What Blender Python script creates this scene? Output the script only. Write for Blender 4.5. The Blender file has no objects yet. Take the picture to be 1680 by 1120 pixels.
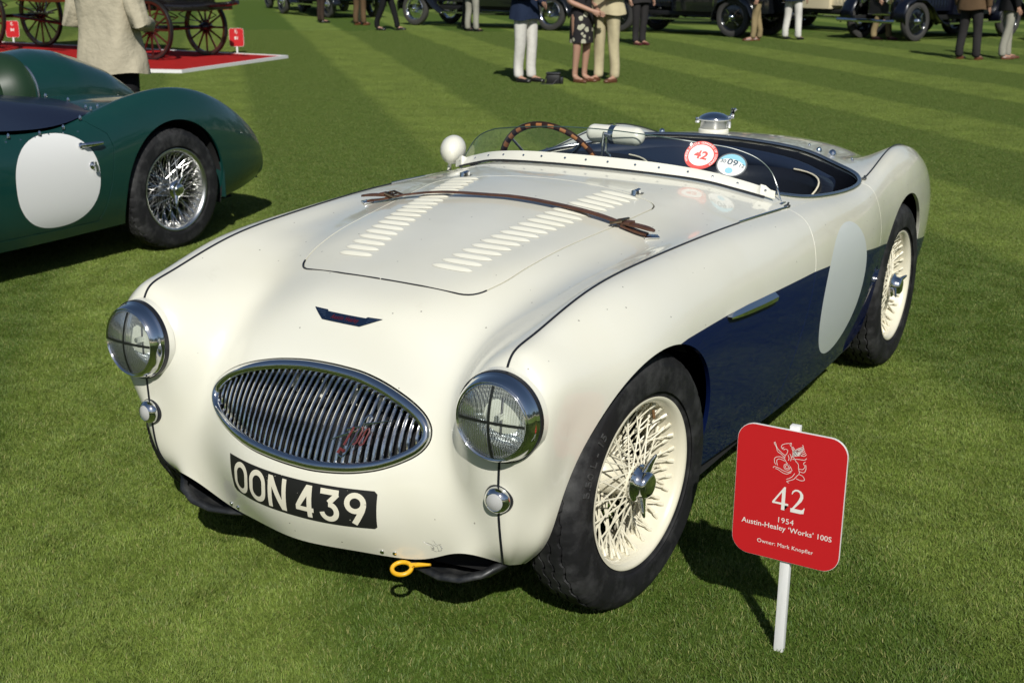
import bpy, bmesh, math, random
import numpy as np
from mathutils import Vector, Matrix
from mathutils.bvhtree import BVHTree
random.seed(7); np.random.seed(7)
scene = bpy.context.scene
R = math.radians

# ------------------------------------------------------------------ camera, sky, sun, exposure
CAM_POS = (1.83242, -2.55702, 1.52658); YAW, PITCH, ROLL = -.539708, -.295282, .0047024
cd = bpy.data.cameras.new('camera'); cam = bpy.data.objects.new('camera', cd); scene.collection.objects.link(cam)
_f = Vector((math.sin(YAW) * math.cos(PITCH), math.cos(YAW) * math.cos(PITCH), math.sin(PITCH)))
_r = _f.cross(Vector((0, 0, 1))).normalized(); _u = _r.cross(_f)
_c, _s = math.cos(ROLL), math.sin(ROLL)
_r, _u = _c * _r + _s * _u, -_s * _r + _c * _u
cam.matrix_world = Matrix(((_r.x, _u.x, -_f.x, CAM_POS[0]), (_r.y, _u.y, -_f.y, CAM_POS[1]), (_r.z, _u.z, -_f.z, CAM_POS[2]), (0, 0, 0, 1)))
cd.sensor_width = 36; cd.lens = 2036.27 / 1680 * 36; cd.clip_start = .05; cd.clip_end = 800
cd.dof.use_dof = True; cd.dof.focus_distance = 3.1; cd.dof.aperture_fstop = 9.0
scene.camera = cam
scene.render.resolution_x = 1024; scene.render.resolution_y = 682

SUN_DIR = Vector((.605 * math.cos(R(38.5)), -.796 * math.cos(R(38.5)), math.sin(R(38.5)))).normalized()
world = bpy.data.worlds.new('World'); scene.world = world; world.use_nodes = True
wn = world.node_tree; bg = wn.nodes['Background']
sky = wn.nodes.new('ShaderNodeTexSky'); sky.sky_type = 'NISHITA'; sky.sun_disc = False
sky.sun_elevation = R(38.5); sky.sun_rotation = math.atan2(SUN_DIR.x, SUN_DIR.y)
sky.air_density = 1.0; sky.dust_density = .6; sky.ozone_density = 1.2
wn.links.new(sky.outputs[0], bg.inputs[0]); bg.inputs[1].default_value = .055
sd = bpy.data.lights.new('sun', 'SUN'); sun = bpy.data.objects.new('sun', sd); scene.collection.objects.link(sun)
sd.energy = 3.85; sd.angle = R(.53); sd.color = (1, .975, .91)
sun.rotation_euler = SUN_DIR.to_track_quat('Z', 'Y').to_euler(); sun.location = SUN_DIR * 30
vs = scene.view_settings; vs.view_transform = 'Standard'; vs.look = 'None'; vs.gamma = 1; vs.exposure = 0.08; vs.use_curve_mapping = False

# ------------------------------------------------------------------ object helpers
COL = scene.collection
def tag(o, label=None, cat=None, group=None, kind=None):
    if label: o['label'] = label
    if cat: o['category'] = cat
    if group: o['group'] = group
    if kind: o['kind'] = kind
    return o
def empty(name, loc=(0, 0, 0), rz=0, parent=None):
    o = bpy.data.objects.new(name, None); COL.objects.link(o); o.location = loc; o.rotation_euler = (0, 0, rz)
    o.empty_display_size = .1
    if parent: o.parent = parent
    return o
def obj(name, V, F, mats=None, parent=None, smooth=False, mi=None, normals=None, auto=None):
    me = bpy.data.meshes.new(name)
    V = np.asarray(V, float)
    if isinstance(F, np.ndarray): F = F.tolist()
    me.from_pydata(V.tolist(), [], F)
    if mats is not None:
        for m in (mats if isinstance(mats, (list, tuple)) else [mats]): me.materials.append(m)
    if mi is not None: me.polygons.foreach_set('material_index', np.asarray(mi, np.int32))
    if smooth or normals is not None: me.polygons.foreach_set('use_smooth', [True] * len(me.polygons))
    me.update()
    if normals is not None: me.normals_split_custom_set_from_vertices(np.asarray(normals).tolist())
    elif auto: me.set_sharp_from_angle(angle=R(auto))
    o = bpy.data.objects.new(name, me); COL.objects.link(o)
    if parent is not None: o.parent = parent
    return o
def share(src, name=None, parent=None, loc=None, rot=None, mat=None):
    o = src.copy(); COL.objects.link(o)
    if name: o.name = name
    if parent is not None: o.parent = parent
    if mat is not None: o.matrix_local = mat
    if loc is not None: o.location = loc
    if rot is not None: o.rotation_euler = rot
    return o
def copy_tree(o, parent=None, loc=None, rz=None):
    c = o.copy(); COL.objects.link(c)
    if parent is not None: c.parent = parent
    if loc is not None: c.location = loc
    if rz is not None: c.rotation_euler.z = rz
    for ch in o.children: copy_tree(ch, c)
    return c

class MB:
    """collects simple shapes into one mesh"""
    def __init__(s): s.V = []; s.F = []; s.M = []
    def add(s, V, F, m=0, T=None):
        b = len(s.V)
        for v in V:
            v = Vector(v)
            if T is not None: v = T @ v
            s.V.append((v.x, v.y, v.z))
        for f in F: s.F.append([i + b for i in f]); s.M.append(m)
        return s
    def box(s, c, d, m=0, T=None, bev=0):
        x, y, z = c; a, b, e = d[0] / 2, d[1] / 2, d[2] / 2
        if bev:
            bm = bmesh.new(); bmesh.ops.create_cube(bm, size=1)
            for v in bm.verts: v.co = Vector((v.co.x * d[0] + x, v.co.y * d[1] + y, v.co.z * d[2] + z))
            bmesh.ops.bevel(bm, geom=bm.edges[:], offset=bev, segments=2, affect='EDGES', profile=.5)
            bm.verts.index_update(); s.add([v.co for v in bm.verts], [[v.index for v in f.verts] for f in bm.faces], m, T); bm.free(); return s
        V = [(x + i * a, y + j * b, z + k * e) for i in (-1, 1) for j in (-1, 1) for k in (-1, 1)]
        return s.add(V, [(0, 1, 3, 2), (4, 6, 7, 5), (0, 4, 5, 1), (2, 3, 7, 6), (0, 2, 6, 4), (1, 5, 7, 3)], m, T)
    def tube(s, pts, r, n=8, m=0, T=None, caps=True, closed=False, flat=None):
        P = [Vector(p) for p in pts]; N = len(P)
        rr = r if hasattr(r, '__len__') else [r] * N
        V = []; up = None
        for i in range(N):
            a = P[(i - 1) % N] if (closed or i > 0) else P[i]; b = P[(i + 1) % N] if (closed or i < N - 1) else P[i]
            d = (b - a).normalized()
            if up is None:
                up = Vector((0, 0, 1)) if abs(d.z) < .9 else Vector((1, 0, 0))
                if flat is not None: up = Vector(flat[0])
            e1 = (up - d * up.dot(d)).normalized(); e2 = d.cross(e1); up = e1 if flat is None else up
            for k in range(n):
                t = 2 * math.pi * k / n
                sx = flat[1] if flat else 1
                V.append(P[i] + e1 * math.cos(t) * rr[i] * sx + e2 * math.sin(t) * rr[i])
        F = []
        for i in range(N if closed else N - 1):
            j = (i + 1) % N
            for k in range(n): F.append((i * n + k, i * n + (k + 1) % n, j * n + (k + 1) % n, j * n + k))
        if caps and not closed: F.append(list(range(n))[::-1]); F.append([(N - 1) * n + k for k in range(n)])
        return s.add(V, F, m, T)
    def lathe(s, prof, n=32, m=0, T=None, mats=None, a0=0, a1=2 * math.pi, disp=None):
        """profile [(axial, radius)], axis = local x"""
        V = []; F = []; full = abs(a1 - a0 - 2 * math.pi) < 1e-6; K = len(prof); n1 = n if full else n + 1
        for i in range(n1):
            t = a0 + (a1 - a0) * i / n
            for k, (x, r) in enumerate(prof):
                if disp: x, r = disp(i, k, x, r)
                V.append((x, r * math.cos(t), r * math.sin(t)))
        b = len(s.V)
        for i in range(n):
            j = (i + 1) % n1
            for k in range(K - 1): F.append((i * K + k, i * K + k + 1, j * K + k + 1, j * K + k))
        s.add(V, F, m, T)
        if mats:
            for q in range(len(F)): s.M[len(s.M) - len(F) + q] = mats[q % (K - 1)]
        return s
    def build(s, name, mats, parent=None, smooth=True, auto=40):
        return obj(name, s.V, s.F, mats, parent, smooth=smooth, mi=s.M, auto=auto if smooth else None)

# ------------------------------------------------------------------ materials
def mat(name, col, rough=.5, metal=0, coat=0, spec=.5, **k):
    m = bpy.data.materials.new(name); m.use_nodes = True
    b = m.node_tree.nodes['Principled BSDF']
    b.inputs['Base Color'].default_value = (*col, 1); b.inputs['Roughness'].default_value = rough
    b.inputs['Metallic'].default_value = metal; b.inputs['Coat Weight'].default_value = coat
    b.inputs['Coat Roughness'].default_value = k.get('coat_rough', .03); b.inputs['Specular IOR Level'].default_value = spec
    if 'trans' in k: b.inputs['Transmission Weight'].default_value = k['trans']
    if 'ior' in k: b.inputs['IOR'].default_value = k['ior']
    if 'sss' in k: b.inputs['Subsurface Weight'].default_value = k['sss']
    return m
class NT:
    def __init__(s, m): s.t = m.node_tree; s.b = s.t.nodes['Principled BSDF']
    def n(s, typ, **k):
        o = s.t.nodes.new(typ)
        for a, v in k.items():
            if a.startswith('i_'):
                key = a[2:]; key = int(key) if key.isdigit() else key.replace('_', ' ')
                o.inputs[key].default_value = v
            else: setattr(o, a, v)
        return o
    def l(s, a, b): s.t.links.new(a, b)
    def coord(s, kind='Object', scale=(1, 1, 1)):
        c = s.n('ShaderNodeTexCoord'); mp = s.n('ShaderNodeMapping'); mp.inputs['Scale'].default_value = scale
        s.l(c.outputs[kind], mp.inputs[0]); return mp.outputs[0]
    def noise(s, vec, scale, detail=4, rough=.55):
        o = s.n('ShaderNodeTexNoise'); o.inputs['Scale'].default_value = scale; o.inputs['Detail'].default_value = detail
        o.inputs['Roughness'].default_value = rough; s.l(vec, o.inputs['Vector']); return o.outputs[0]
    def ramp(s, fac, stops, interp='LINEAR'):
        o = s.n('ShaderNodeValToRGB'); o.color_ramp.interpolation = interp; e = o.color_ramp.elements
        while len(e) < len(stops): e.new(.5)
        for i, (p, c) in enumerate(stops):
            e[i].position = p; e[i].color = (*c, 1) if hasattr(c, '__len__') else (c, c, c, 1)
        s.l(fac, o.inputs[0]); return o.outputs[0]
    def mix(s, fac, a, b, blend='MIX'):
        o = s.n('ShaderNodeMix', data_type='RGBA', blend_type=blend)
        for sock, v in ((0, fac), (6, a), (7, b)):
            if hasattr(v, 'links') or hasattr(v, 'is_linked'): s.l(v, o.inputs[sock])
            elif hasattr(v, '__len__'): o.inputs[sock].default_value = (*v, 1)
            else: o.inputs[sock].default_value = v
        return o.outputs[2]
    def math(s, op, a, b=0, c=None):
        o = s.n('ShaderNodeMath', operation=op)
        for i, v in enumerate((a, b) if c is None else (a, b, c)):
            if hasattr(v, 'is_linked'): s.l(v, o.inputs[i])
            else: o.inputs[i].default_value = v
        return o.outputs[0]
    def bump(s, h, strength=.3, dist=.01):
        o = s.n('ShaderNodeBump'); o.inputs['Strength'].default_value = strength; o.inputs['Distance'].default_value = dist
        s.l(h, o.inputs['Height']); s.l(o.outputs[0], s.b.inputs['Normal']); return o

def paint_mat(name, col, dirt=.5, chips=True):
    m = mat(name, col, .34, 0, 1, .5, coat_rough=.035); t = NT(m)
    v = t.coord(); big = t.noise(v, 2.2, 3); fine = t.noise(v, 26, 5)
    dark = tuple(c * k for c, k in zip(col, (.93, .915, .86)))
    c = t.mix(t.ramp(big, [(.35, 0), (.75, 1)]), col, dark)
    if chips:
        # small stone chips, sparse, each with its own shape
        vo = t.n('ShaderNodeTexVoronoi'); vo.inputs['Scale'].default_value = 34; t.l(v, vo.inputs['Vector'])
        sp = t.math('LESS_THAN', vo.outputs['Distance'], .075)
        wn_ = t.n('ShaderNodeTexWhiteNoise', noise_dimensions='3D'); t.l(vo.outputs['Position'], wn_.inputs[0])
        sp = t.math('MULTIPLY', sp, t.math('GREATER_THAN', wn_.outputs[0], .80))
        c = t.mix(t.math('MULTIPLY', sp, .75), c, (.16, .14, .11))
        st = t.ramp(t.noise(t.coord(scale=(1, 1, .35)), 9, 6, .7), [(.62, 0), (.8, 1)])
        c = t.mix(t.math('MULTIPLY', st, .42 * dirt), c, (.42, .38, .27))
    t.l(c, t.b.inputs['Base Color'])
    t.l(t.ramp(fine, [(.3, .28), (.8, .42)]), t.b.inputs['Roughness'])
    t.l(t.ramp(t.noise(v, 12, 5, .6), [(.35, .02), (.8, .075)]), t.b.inputs['Coat Roughness'])
    # very slight hand-beaten waviness of the alloy panels
    t.bump(t.noise(v, 3.2, 2), .10, .02)
    return m
M = {}
M['cream'] = paint_mat('cream_paint', (.80, .785, .68))
M['cream_plain'] = mat('cream_enamel', (.80, .785, .68), .35, 0, .8)
M['blue'] = paint_mat('dark_blue_paint', (.005, .012, .060), 0, False)
M['blue'].node_tree.nodes['Principled BSDF'].inputs['Specular IOR Level'].default_value = .0
M['blue'].node_tree.nodes['Principled BSDF'].inputs['Coat Weight'].default_value = .55
M['roundel'] = mat('roundel_paint', (.68, .72, .72), .4, 0, .5)
M['chrome'] = mat('chrome', (.78, .79, .80), .06, 1)
t = NT(M['chrome']); t.l(t.ramp(t.noise(t.coord(), 60, 4), [(.3, .03), (.8, .13)]), t.b.inputs['Roughness'])
M['alloy'] = mat('polished_alloy', (.62, .62, .61), .25, 1)
M['dull'] = mat('dull_metal', (.22, .22, .21), .45, 1)
M['black'] = mat('black_paint', (.012, .012, .012), .5)
M['matt'] = mat('underside_black', (.012, .012, .012), .9)
M['gloss_black'] = mat('gloss_black', (.006, .007, .009), .15, 0, 1)
M['rubber'] = mat('tyre_rubber', (.035, .034, .033), .75, 0, 0, .35)
t = NT(M['rubber']); v = t.coord(); a = t.noise(v, 9, 6, .65)
t.l(t.mix(t.ramp(a, [(.48, 0), (.72, 1)]), (.011, .011, .012), (.055, .055, .055)), t.b.inputs['Base Color'])
t.l(t.ramp(t.noise(v, 30, 3), [(.3, .55), (.7, .85)]), t.b.inputs['Roughness']); t.bump(t.noise(v, 160, 4), .25, .002)
M['trim'] = mat('rubber_trim', (.012, .013, .018), .35)
def clear_mat(name, tint=(.93, .97, .95), refl=(1, 1, 1), ior=1.5):
    m = bpy.data.materials.new(name); m.use_nodes = True; nt = m.node_tree; nt.nodes.clear()
    o = nt.nodes.new('ShaderNodeOutputMaterial'); mx = nt.nodes.new('ShaderNodeMixShader')
    tr = nt.nodes.new('ShaderNodeBsdfTransparent'); gl = nt.nodes.new('ShaderNodeBsdfGlossy'); fr = nt.nodes.new('ShaderNodeFresnel')
    tr.inputs[0].default_value = (*tint, 1); gl.inputs[0].default_value = (*refl, 1); gl.inputs['Roughness'].default_value = .02
    fr.inputs[0].default_value = ior
    nt.links.new(fr.outputs[0], mx.inputs[0]); nt.links.new(tr.outputs[0], mx.inputs[1]); nt.links.new(gl.outputs[0], mx.inputs[2]); nt.links.new(mx.outputs[0], o.inputs[0])
    return m
M['screen'] = clear_mat('clear_screen', (.92, .955, .94), ior=1.5)
M['screen_edge'] = mat('screen_edge', (.05, .09, .08), .2)
M['leather_brown'] = mat('brown_leather', (.10, .042, .022), .5)
t = NT(M['leather_brown']); v = t.coord(scale=(1, 1, 1))
t.l(t.mix(t.ramp(t.noise(v, 22, 6, .7), [(.35, 0), (.7, 1)]), (.125, .052, .028), (.04, .018, .012)), t.b.inputs['Base Color']); t.bump(t.noise(v, 90, 4), .3, .002)
M['leather_black'] = mat('black_leather', (.010, .012, .018), .33)
t = NT(M['leather_black']); t.bump(t.noise(t.coord(), 70, 5), .25, .003)
M['navy_trim'] = mat('navy_trim', (.012, .020, .042), .45)
M['piping'] = mat('cream_piping', (.72, .66, .5), .5)
M['wood_light'] = mat('pale_wood', (.42, .17, .06), .3, 0, .8)
M['wood_dark'] = mat('dark_wood', (.035, .014, .009), .3, 0, .8)
M['red'] = mat('red_enamel', (.42, .012, .012), .35)
M['sign_red'] = mat('sign_red', (.56, .014, .018), .42)
M['white'] = mat('white_paint', (.80, .80, .78), .5)
M['print'] = mat('white_print', (.82, .80, .74), .55)
M['plate_black'] = mat('plate_black', (.010, .010, .009), .55)
t = NT(M['plate_black']); v = t.coord(); vo = t.n('ShaderNodeTexVoronoi'); vo.inputs['Scale'].default_value = 150; t.l(v, vo.inputs['Vector'])
wn_ = t.n('ShaderNodeTexWhiteNoise', noise_dimensions='3D'); t.l(vo.outputs['Position'], wn_.inputs[0])
sp = t.math('MULTIPLY', t.math('LESS_THAN', vo.outputs['Distance'], .16), t.math('GREATER_THAN', wn_.outputs[0], .94))
t.l(t.mix(sp, (.010, .010, .009), (.5, .47, .38)), t.b.inputs['Base Color'])
M['plate_letter'] = mat('plate_letter', (.74, .70, .56), .5)
M['yellow'] = mat('yellow_paint', (.80, .42, .01), .38, 0, .5)
t = NT(M['yellow']); t.l(t.mix(t.ramp(t.noise(t.coord(), 55, 4, .7), [(.66, 0), (.70, 1)]), (.80, .42, .01), (.03, .02, .01)), t.b.inputs['Base Color'])
M['tape'] = mat('black_tape', (.012, .014, .012), .45)
M['badge_blue'] = mat('badge_blue', (.006, .014, .036), .25, 0, .8)
M['mirror_face'] = mat('mirror_glass', (.8, .8, .8), .02, 1)
# ------------------------------------------------------------------ lawn
gm = mat('lawn', (.05, .075, .018), .9, 0, 0, .2); t = NT(gm); v = t.coord('Generated' if False else 'Object')
sx = t.n('ShaderNodeSeparateXYZ'); t.l(v, sx.inputs[0])
wob = t.math('MULTIPLY', t.math('SUBTRACT', t.noise(v, .5, 3), .5), .30)
dd = t.math('ADD', t.math('ADD', t.math('MULTIPLY', sx.outputs[0], .725), t.math('MULTIPLY', sx.outputs[1], .689)), wob)
ph = t.math('FRACT', t.math('DIVIDE', t.math('SUBTRACT', dd, 1.1), 2.45))
st = t.ramp(ph, [(0, 0), (.06, 1), (.42, 1), (.48, 0), (1, 0)])
STRIPE = st
n1 = t.noise(v, 1.6, 5, .6); n2 = t.noise(t.coord(scale=(1, .45, 1)), 14, 6, .7); n3 = t.noise(v, 130, 4, .6)
c = t.mix(st, (.086, .148, .015), (.245, .325, .060))
c = t.mix(t.ramp(n1, [(.35, 0), (.7, 1)]), c, t.mix(.5, c, (.085, .125, .022)))
c = t.mix(t.ramp(n2, [(.35, 1), (.62, 0)]), c, t.mix(.45, c, (.06, .10, .014)))
c = t.mix(t.ramp(n3, [(.42, .35), (.62, 0)]), c, (.045, .075, .012))
t.l(c, t.b.inputs['Base Color']); t.bump(t.math('ADD', t.math('MULTIPLY', n3, 1), t.noise(v, 45, 3)), .45, .02)
obj('lawn', [(-220, -160, 0), (220, -160, 0), (220, 260, 0), (-220, 260, 0)], [(0, 1, 2, 3)], gm)
tag(bpy.data.objects['lawn'], kind='structure')

# mown grass blades standing on it, near the camera
def grass_mats():
    m = mat('grass_blades', (.06, .10, .014), .55, 0, 0, .35); t = NT(m)
    oi = t.n('ShaderNodeAttribute', attribute_name='shade'); at = oi.outputs['Fac']
    geo = t.n('ShaderNodeNewGeometry'); sp = t.n('ShaderNodeSeparateXYZ'); t.l(geo.outputs['Position'], sp.inputs[0])
    wob = t.math('MULTIPLY', t.math('SUBTRACT', t.noise(geo.outputs['Position'], .5, 3), .5), .30)
    dd = t.math('ADD', t.math('ADD', t.math('MULTIPLY', sp.outputs[0], .725), t.math('MULTIPLY', sp.outputs[1], .689)), wob)
    ph = t.math('FRACT', t.math('DIVIDE', t.math('SUBTRACT', dd, 1.1), 2.45))
    st = t.ramp(ph, [(0, 0), (.06, 1), (.42, 1), (.48, 0), (1, 0)])
    big = t.ramp(t.noise(geo.outputs['Position'], 2.2, 4, .6), [(.35, 0), (.68, 1)])
    base = t.mix(st, (.074, .144, .014), (.205, .290, .046))
    base = t.mix(t.math('MULTIPLY', big, .6), base, (.058, .112, .010))
    mid_ = t.ramp(t.noise(geo.outputs['Position'], 9, 5, .65), [(.38, 0), (.66, 1)])
    base = t.mix(t.math('MULTIPLY', mid_, .35), base, (.155, .208, .040)); fin_ = t.ramp(t.noise(geo.outputs['Position'], 38, 4, .6), [(.45, 0), (.62, 1)])
    base = t.mix(t.math('MULTIPLY', fin_, .5), base, (.038, .082, .009))
    c = t.mix(t.ramp(at, [(0, 0), (.8, .15), (.93, .5), (1, 1)]), base, (.30, .29, .10))
    t.l(c, t.b.inputs['Base Color']); 
    return m
M['blade'] = grass_mats()
def grass_patch(size=.6, n=24000, tufty=True):
    rng = np.random.RandomState(3)
    p = rng.rand(n, 2) * size - size / 2; ang = rng.rand(n) * 6.283; h = .005 + .0085 * rng.rand(n); w = .0006 + .0007 * rng.rand(n)
    la = 6.283 * (.5 + .5 * np.sin(p[:, 0] * 10.472 + 1.3) * np.cos(p[:, 1] * 10.472)) + rng.normal(size=n) * 1.5; tuft = .5 + .5 * np.sin(p[:, 0] * 62.83 + 3 * np.sin(p[:, 1] * 31.4)) * np.sin(p[:, 1] * 52.36 + 2 * np.sin(p[:, 0] * 20.9)); 
    if not tufty: la = rng.rand(n) * 6.283; tuft = .5 + .25 * rng.rand(n)
    h = h * (.8 + .5 * tuft); lean = (.35 + .9 * rng.rand(n)) * h
    ca, sa = np.cos(ang) * w, np.sin(ang) * w; lx, ly = np.cos(la) * lean, np.sin(la) * lean
    V = np.zeros((n, 5, 3))
    V[:, 0] = np.stack([p[:, 0] - ca, p[:, 1] - sa, 0 * h - .002], 1); V[:, 1] = np.stack([p[:, 0] + ca, p[:, 1] + sa, 0 * h - .002], 1)
    V[:, 2] = np.stack([p[:, 0] + ca * .8 + lx * .4, p[:, 1] + sa * .8 + ly * .4, h * .6], 1); V[:, 3] = np.stack([p[:, 0] - ca * .8 + lx * .4, p[:, 1] - sa * .8 + ly * .4, h * .6], 1)
    V[:, 4] = np.stack([p[:, 0] + lx, p[:, 1] + ly, h], 1)
    b = np.arange(n)[:, None] * 5
    F = [list(r) for r in (b + [0, 1, 2, 3])] + [list(r) for r in (b + [3, 2, 4])]
    me = bpy.data.meshes.new('grass_patch'); me.from_pydata(V.reshape(-1, 3).tolist(), [], F); me.materials.append(M['blade'])
    at = me.attributes.new('shade', 'FLOAT', 'POINT'); at.data.foreach_set('value', np.repeat(rng.rand(n), 5))
    me.update(); return me
def grass_field(a0, a1, tufty):
    me = grass_patch(tufty=tufty); src = bpy.data.objects.new('grass_source', me)
    cen = []; f = Vector((math.sin(YAW), math.cos(YAW))); rt = Vector((f.y, -f.x)); c = Vector(CAM_POS[:2])
    S = .56
    for i in range(-66, 34):
        for j in range(-20, 62):
            p = Vector((i * S, j * S)); q = p - c; a, b_ = q.dot(f), q.dot(rt)
            if a0 <= a < a1 and abs(b_) < a * .47 + (3.0 if a > 0 else 2): cen.append((p.x, p.y, 0))
    pm = bpy.data.meshes.new('grass_blades'); pm.from_pydata(cen, [], [])
    o = bpy.data.objects.new('grass_blades', pm); COL.objects.link(o); tag(o, 'short green mown grass blades covering the near lawn' if tufty else 'mown grass blades covering the lawn farther off', 'grass', kind='stuff')
    ng = bpy.data.node_groups.new('grass', 'GeometryNodeTree'); ng.interface.new_socket('Geometry', in_out='INPUT', socket_type='NodeSocketGeometry'); ng.interface.new_socket('Geometry', in_out='OUTPUT', socket_type='NodeSocketGeometry')
    gi = ng.nodes.new('NodeGroupInput'); go = ng.nodes.new('NodeGroupOutput'); ip = ng.nodes.new('GeometryNodeInstanceOnPoints')
    oi = ng.nodes.new('GeometryNodeObjectInfo'); oi.inputs[0].default_value = src
    rv = ng.nodes.new('FunctionNodeRandomValue'); rv.data_type = 'INT'; rv.inputs[4].default_value = 0; rv.inputs[5].default_value = 3
    ml = ng.nodes.new('ShaderNodeMath'); ml.operation = 'MULTIPLY'; ml.inputs[1].default_value = math.pi / 2
    cx = ng.nodes.new('ShaderNodeCombineXYZ')
    ng.links.new(gi.outputs[0], ip.inputs['Points']); ng.links.new(oi.outputs['Geometry'], ip.inputs['Instance'])
    ng.links.new(rv.outputs[2], ml.inputs[0]); ng.links.new(ml.outputs[0], cx.inputs[2]); ng.links.new(cx.outputs[0], ip.inputs['Rotation'])
    ng.links.new(ip.outputs[0], go.inputs[0])
    md = o.modifiers.new('grass', 'NODES'); md.node_group = ng
    return o
grass_field(-1, 6.5, True)
grass_field(6.5, 30, False)
# ------------------------------------------------------------------ surface tools (numpy)
def smooth_op(K, up, lam):
    """Linear operator: K control samples -> fine curve, smoothing spline in index space."""
    n = (K - 1) * up + 1
    A = np.zeros((K, n)); A[np.arange(K), np.arange(K) * up] = 1.0
    D = np.zeros((n - 2, n)); i = np.arange(n - 2)
    D[i, i] = 1; D[i, i + 1] = -2; D[i, i + 2] = 1
    D *= up ** 1.5
    return np.linalg.solve(A.T @ A + lam * (D.T @ D), A.T)

def surf_from_net(net, upv, upu, lamv, lamu):
    """net [cols][rows] of (x,y,z), col 0 on the centre line.  Returns P[i(row), j(col), 3], mirrored to the full width."""
    N = np.array(net, float)                       # C,R,3
    N[0, :, 0] = 0
    M = N[1:][::-1] * np.array([-1, 1, 1])
    F = np.concatenate([M, N], 0)                   # 2C-1,R,3
    Su = smooth_op(F.shape[0], upu, lamu); Sv = smooth_op(F.shape[1], upv, lamv)
    P = np.einsum('ac,crk->ark', Su, F)
    P = np.einsum('br,ark->bak', Sv, P)
    return P

def grid_mesh(P, ucols):
    R, Cc = P.shape[:2]
    du = np.gradient(P, axis=1); dv = np.gradient(P, axis=0)
    n = np.cross(du, dv); n /= np.linalg.norm(n, axis=2, keepdims=True) + 1e-12
    V = P.reshape(-1, 3); Nn = n.reshape(-1, 3)
    uu = np.broadcast_to(ucols[None, :], (R, Cc)).reshape(-1)
    vv = np.broadcast_to(np.arange(R)[:, None], (R, Cc)).reshape(-1).astype(float)
    idx = np.arange(R * Cc).reshape(R, Cc)
    a, b, c, d = idx[:-1, :-1].ravel(), idx[:-1, 1:].ravel(), idx[1:, 1:].ravel(), idx[1:, :-1].ravel()
    T = np.concatenate([np.stack([a, b, c], 1), np.stack([a, c, d], 1)])
    return dict(V=V, N=Nn, A=np.stack([uu, vv], 1), T=T, M=np.zeros(len(T), int))

def _cut(m, f, both):
    V, N, A, T, M = m['V'], m['N'], m['A'], m['T'], m['M']
    f = np.where(np.abs(f) < 1e-9, 1e-9, f)
    pos = f > 0; cnt = pos[T].sum(1)
    keepT = [T[cnt == 3]]; keepM = [M[cnt == 3]]; side = [np.ones((cnt == 3).sum(), int)]
    if both:
        keepT.append(T[cnt == 0]); keepM.append(M[cnt == 0]); side.append(np.zeros((cnt == 0).sum(), int))
    sel = (cnt == 1) | (cnt == 2)
    Ts, Ms, cs = T[sel], M[sel], cnt[sel]
    if len(Ts):
        lone = np.where(cs[:, None] == 1, pos[Ts], ~pos[Ts])
        k = lone.argmax(1); r = np.arange(len(Ts))
        a, b, c = Ts[r, k], Ts[r, (k + 1) % 3], Ts[r, (k + 2) % 3]
        def keys(p, q): return np.minimum(p, q).astype(np.int64) * len(V) + np.maximum(p, q)
        kab, kac = keys(a, b), keys(a, c)
        uq, inv = np.unique(np.concatenate([kab, kac]), return_inverse=True)
        p, q = (uq // len(V)).astype(int), (uq % len(V)).astype(int)
        t = (f[p] / (f[p] - f[q]))[:, None]; t = np.clip(t, .001, .999)
        base = len(V)
        nV = V[p] + (V[q] - V[p]) * t; nN = N[p] + (N[q] - N[p]) * t
        nN /= np.linalg.norm(nN, axis=1, keepdims=True) + 1e-12
        nA = A[p] + (A[q] - A[p]) * t
        V = np.concatenate([V, nV]); N = np.concatenate([N, nN]); A = np.concatenate([A, nA])
        iab, iac = base + inv[:len(a)], base + inv[len(a):]
        one = cs == 1; two = ~one
        tri = lambda s, x, y, z: np.stack([x[s], y[s], z[s]], 1)
        keepT += [tri(one, a, iab, iac), tri(two, iab, b, c), tri(two, iab, c, iac)]
        keepM += [Ms[one], Ms[two], Ms[two]]; side += [np.ones(one.sum(), int), np.ones(two.sum(), int), np.ones(two.sum(), int)]
        if both:
            keepT += [tri(two, a, iab, iac), tri(one, iab, b, c), tri(one, iab, c, iac)]
            keepM += [Ms[two], Ms[one], Ms[one]]; side += [np.zeros(two.sum(), int), np.zeros(one.sum(), int), np.zeros(one.sum(), int)]
    T = np.concatenate(keepT); M = np.concatenate(keepM); S = np.concatenate(side)
    return dict(V=V, N=N, A=A, T=T, M=M), S

def compact(m):
    used = np.unique(m['T']); mp = np.full(len(m['V']), -1); mp[used] = np.arange(len(used))
    return dict(V=m['V'][used], N=m['N'][used], A=m['A'][used], T=mp[m['T']], M=m['M'])

def clip(m, f):
    o, _ = _cut(m, f, False); return compact(o)

def paint(m, f, mat):
    """faces where f>0 take material index mat; the edge between is cut cleanly"""
    o, S = _cut(m, f, True); o['M'] = np.where(S == 1, mat, o['M']); return compact(o)

def cut_where(m, f, mask):
    """cut away f<=0, but only among vertices where mask holds"""
    return clip(m, np.where(mask, f, 1.0))

def poly_sd(px, py, poly):
    """signed distance to a closed polygon, positive inside"""
    poly = np.asarray(poly, float); a = poly; b = np.roll(poly, -1, 0)
    p = np.stack([px, py], 1); best = np.full(len(p), 1e9); ins = np.zeros(len(p), bool)
    for (x0, y0), (x1, y1) in zip(a, b):
        e = np.array([x1 - x0, y1 - y0]); w = p - [x0, y0]
        t = np.clip((w @ e) / (e @ e + 1e-12), 0, 1)
        best = np.minimum(best, ((w - t[:, None] * e) ** 2).sum(1))
        c = ((y0 > py) != (y1 > py)) & (px < (x1 - x0) * (py - y0) / ((y1 - y0) if abs(y1 - y0) > 1e-12 else 1e-12) + x0)
        ins ^= c
    d = np.sqrt(best); return np.where(ins, d, -d)

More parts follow.
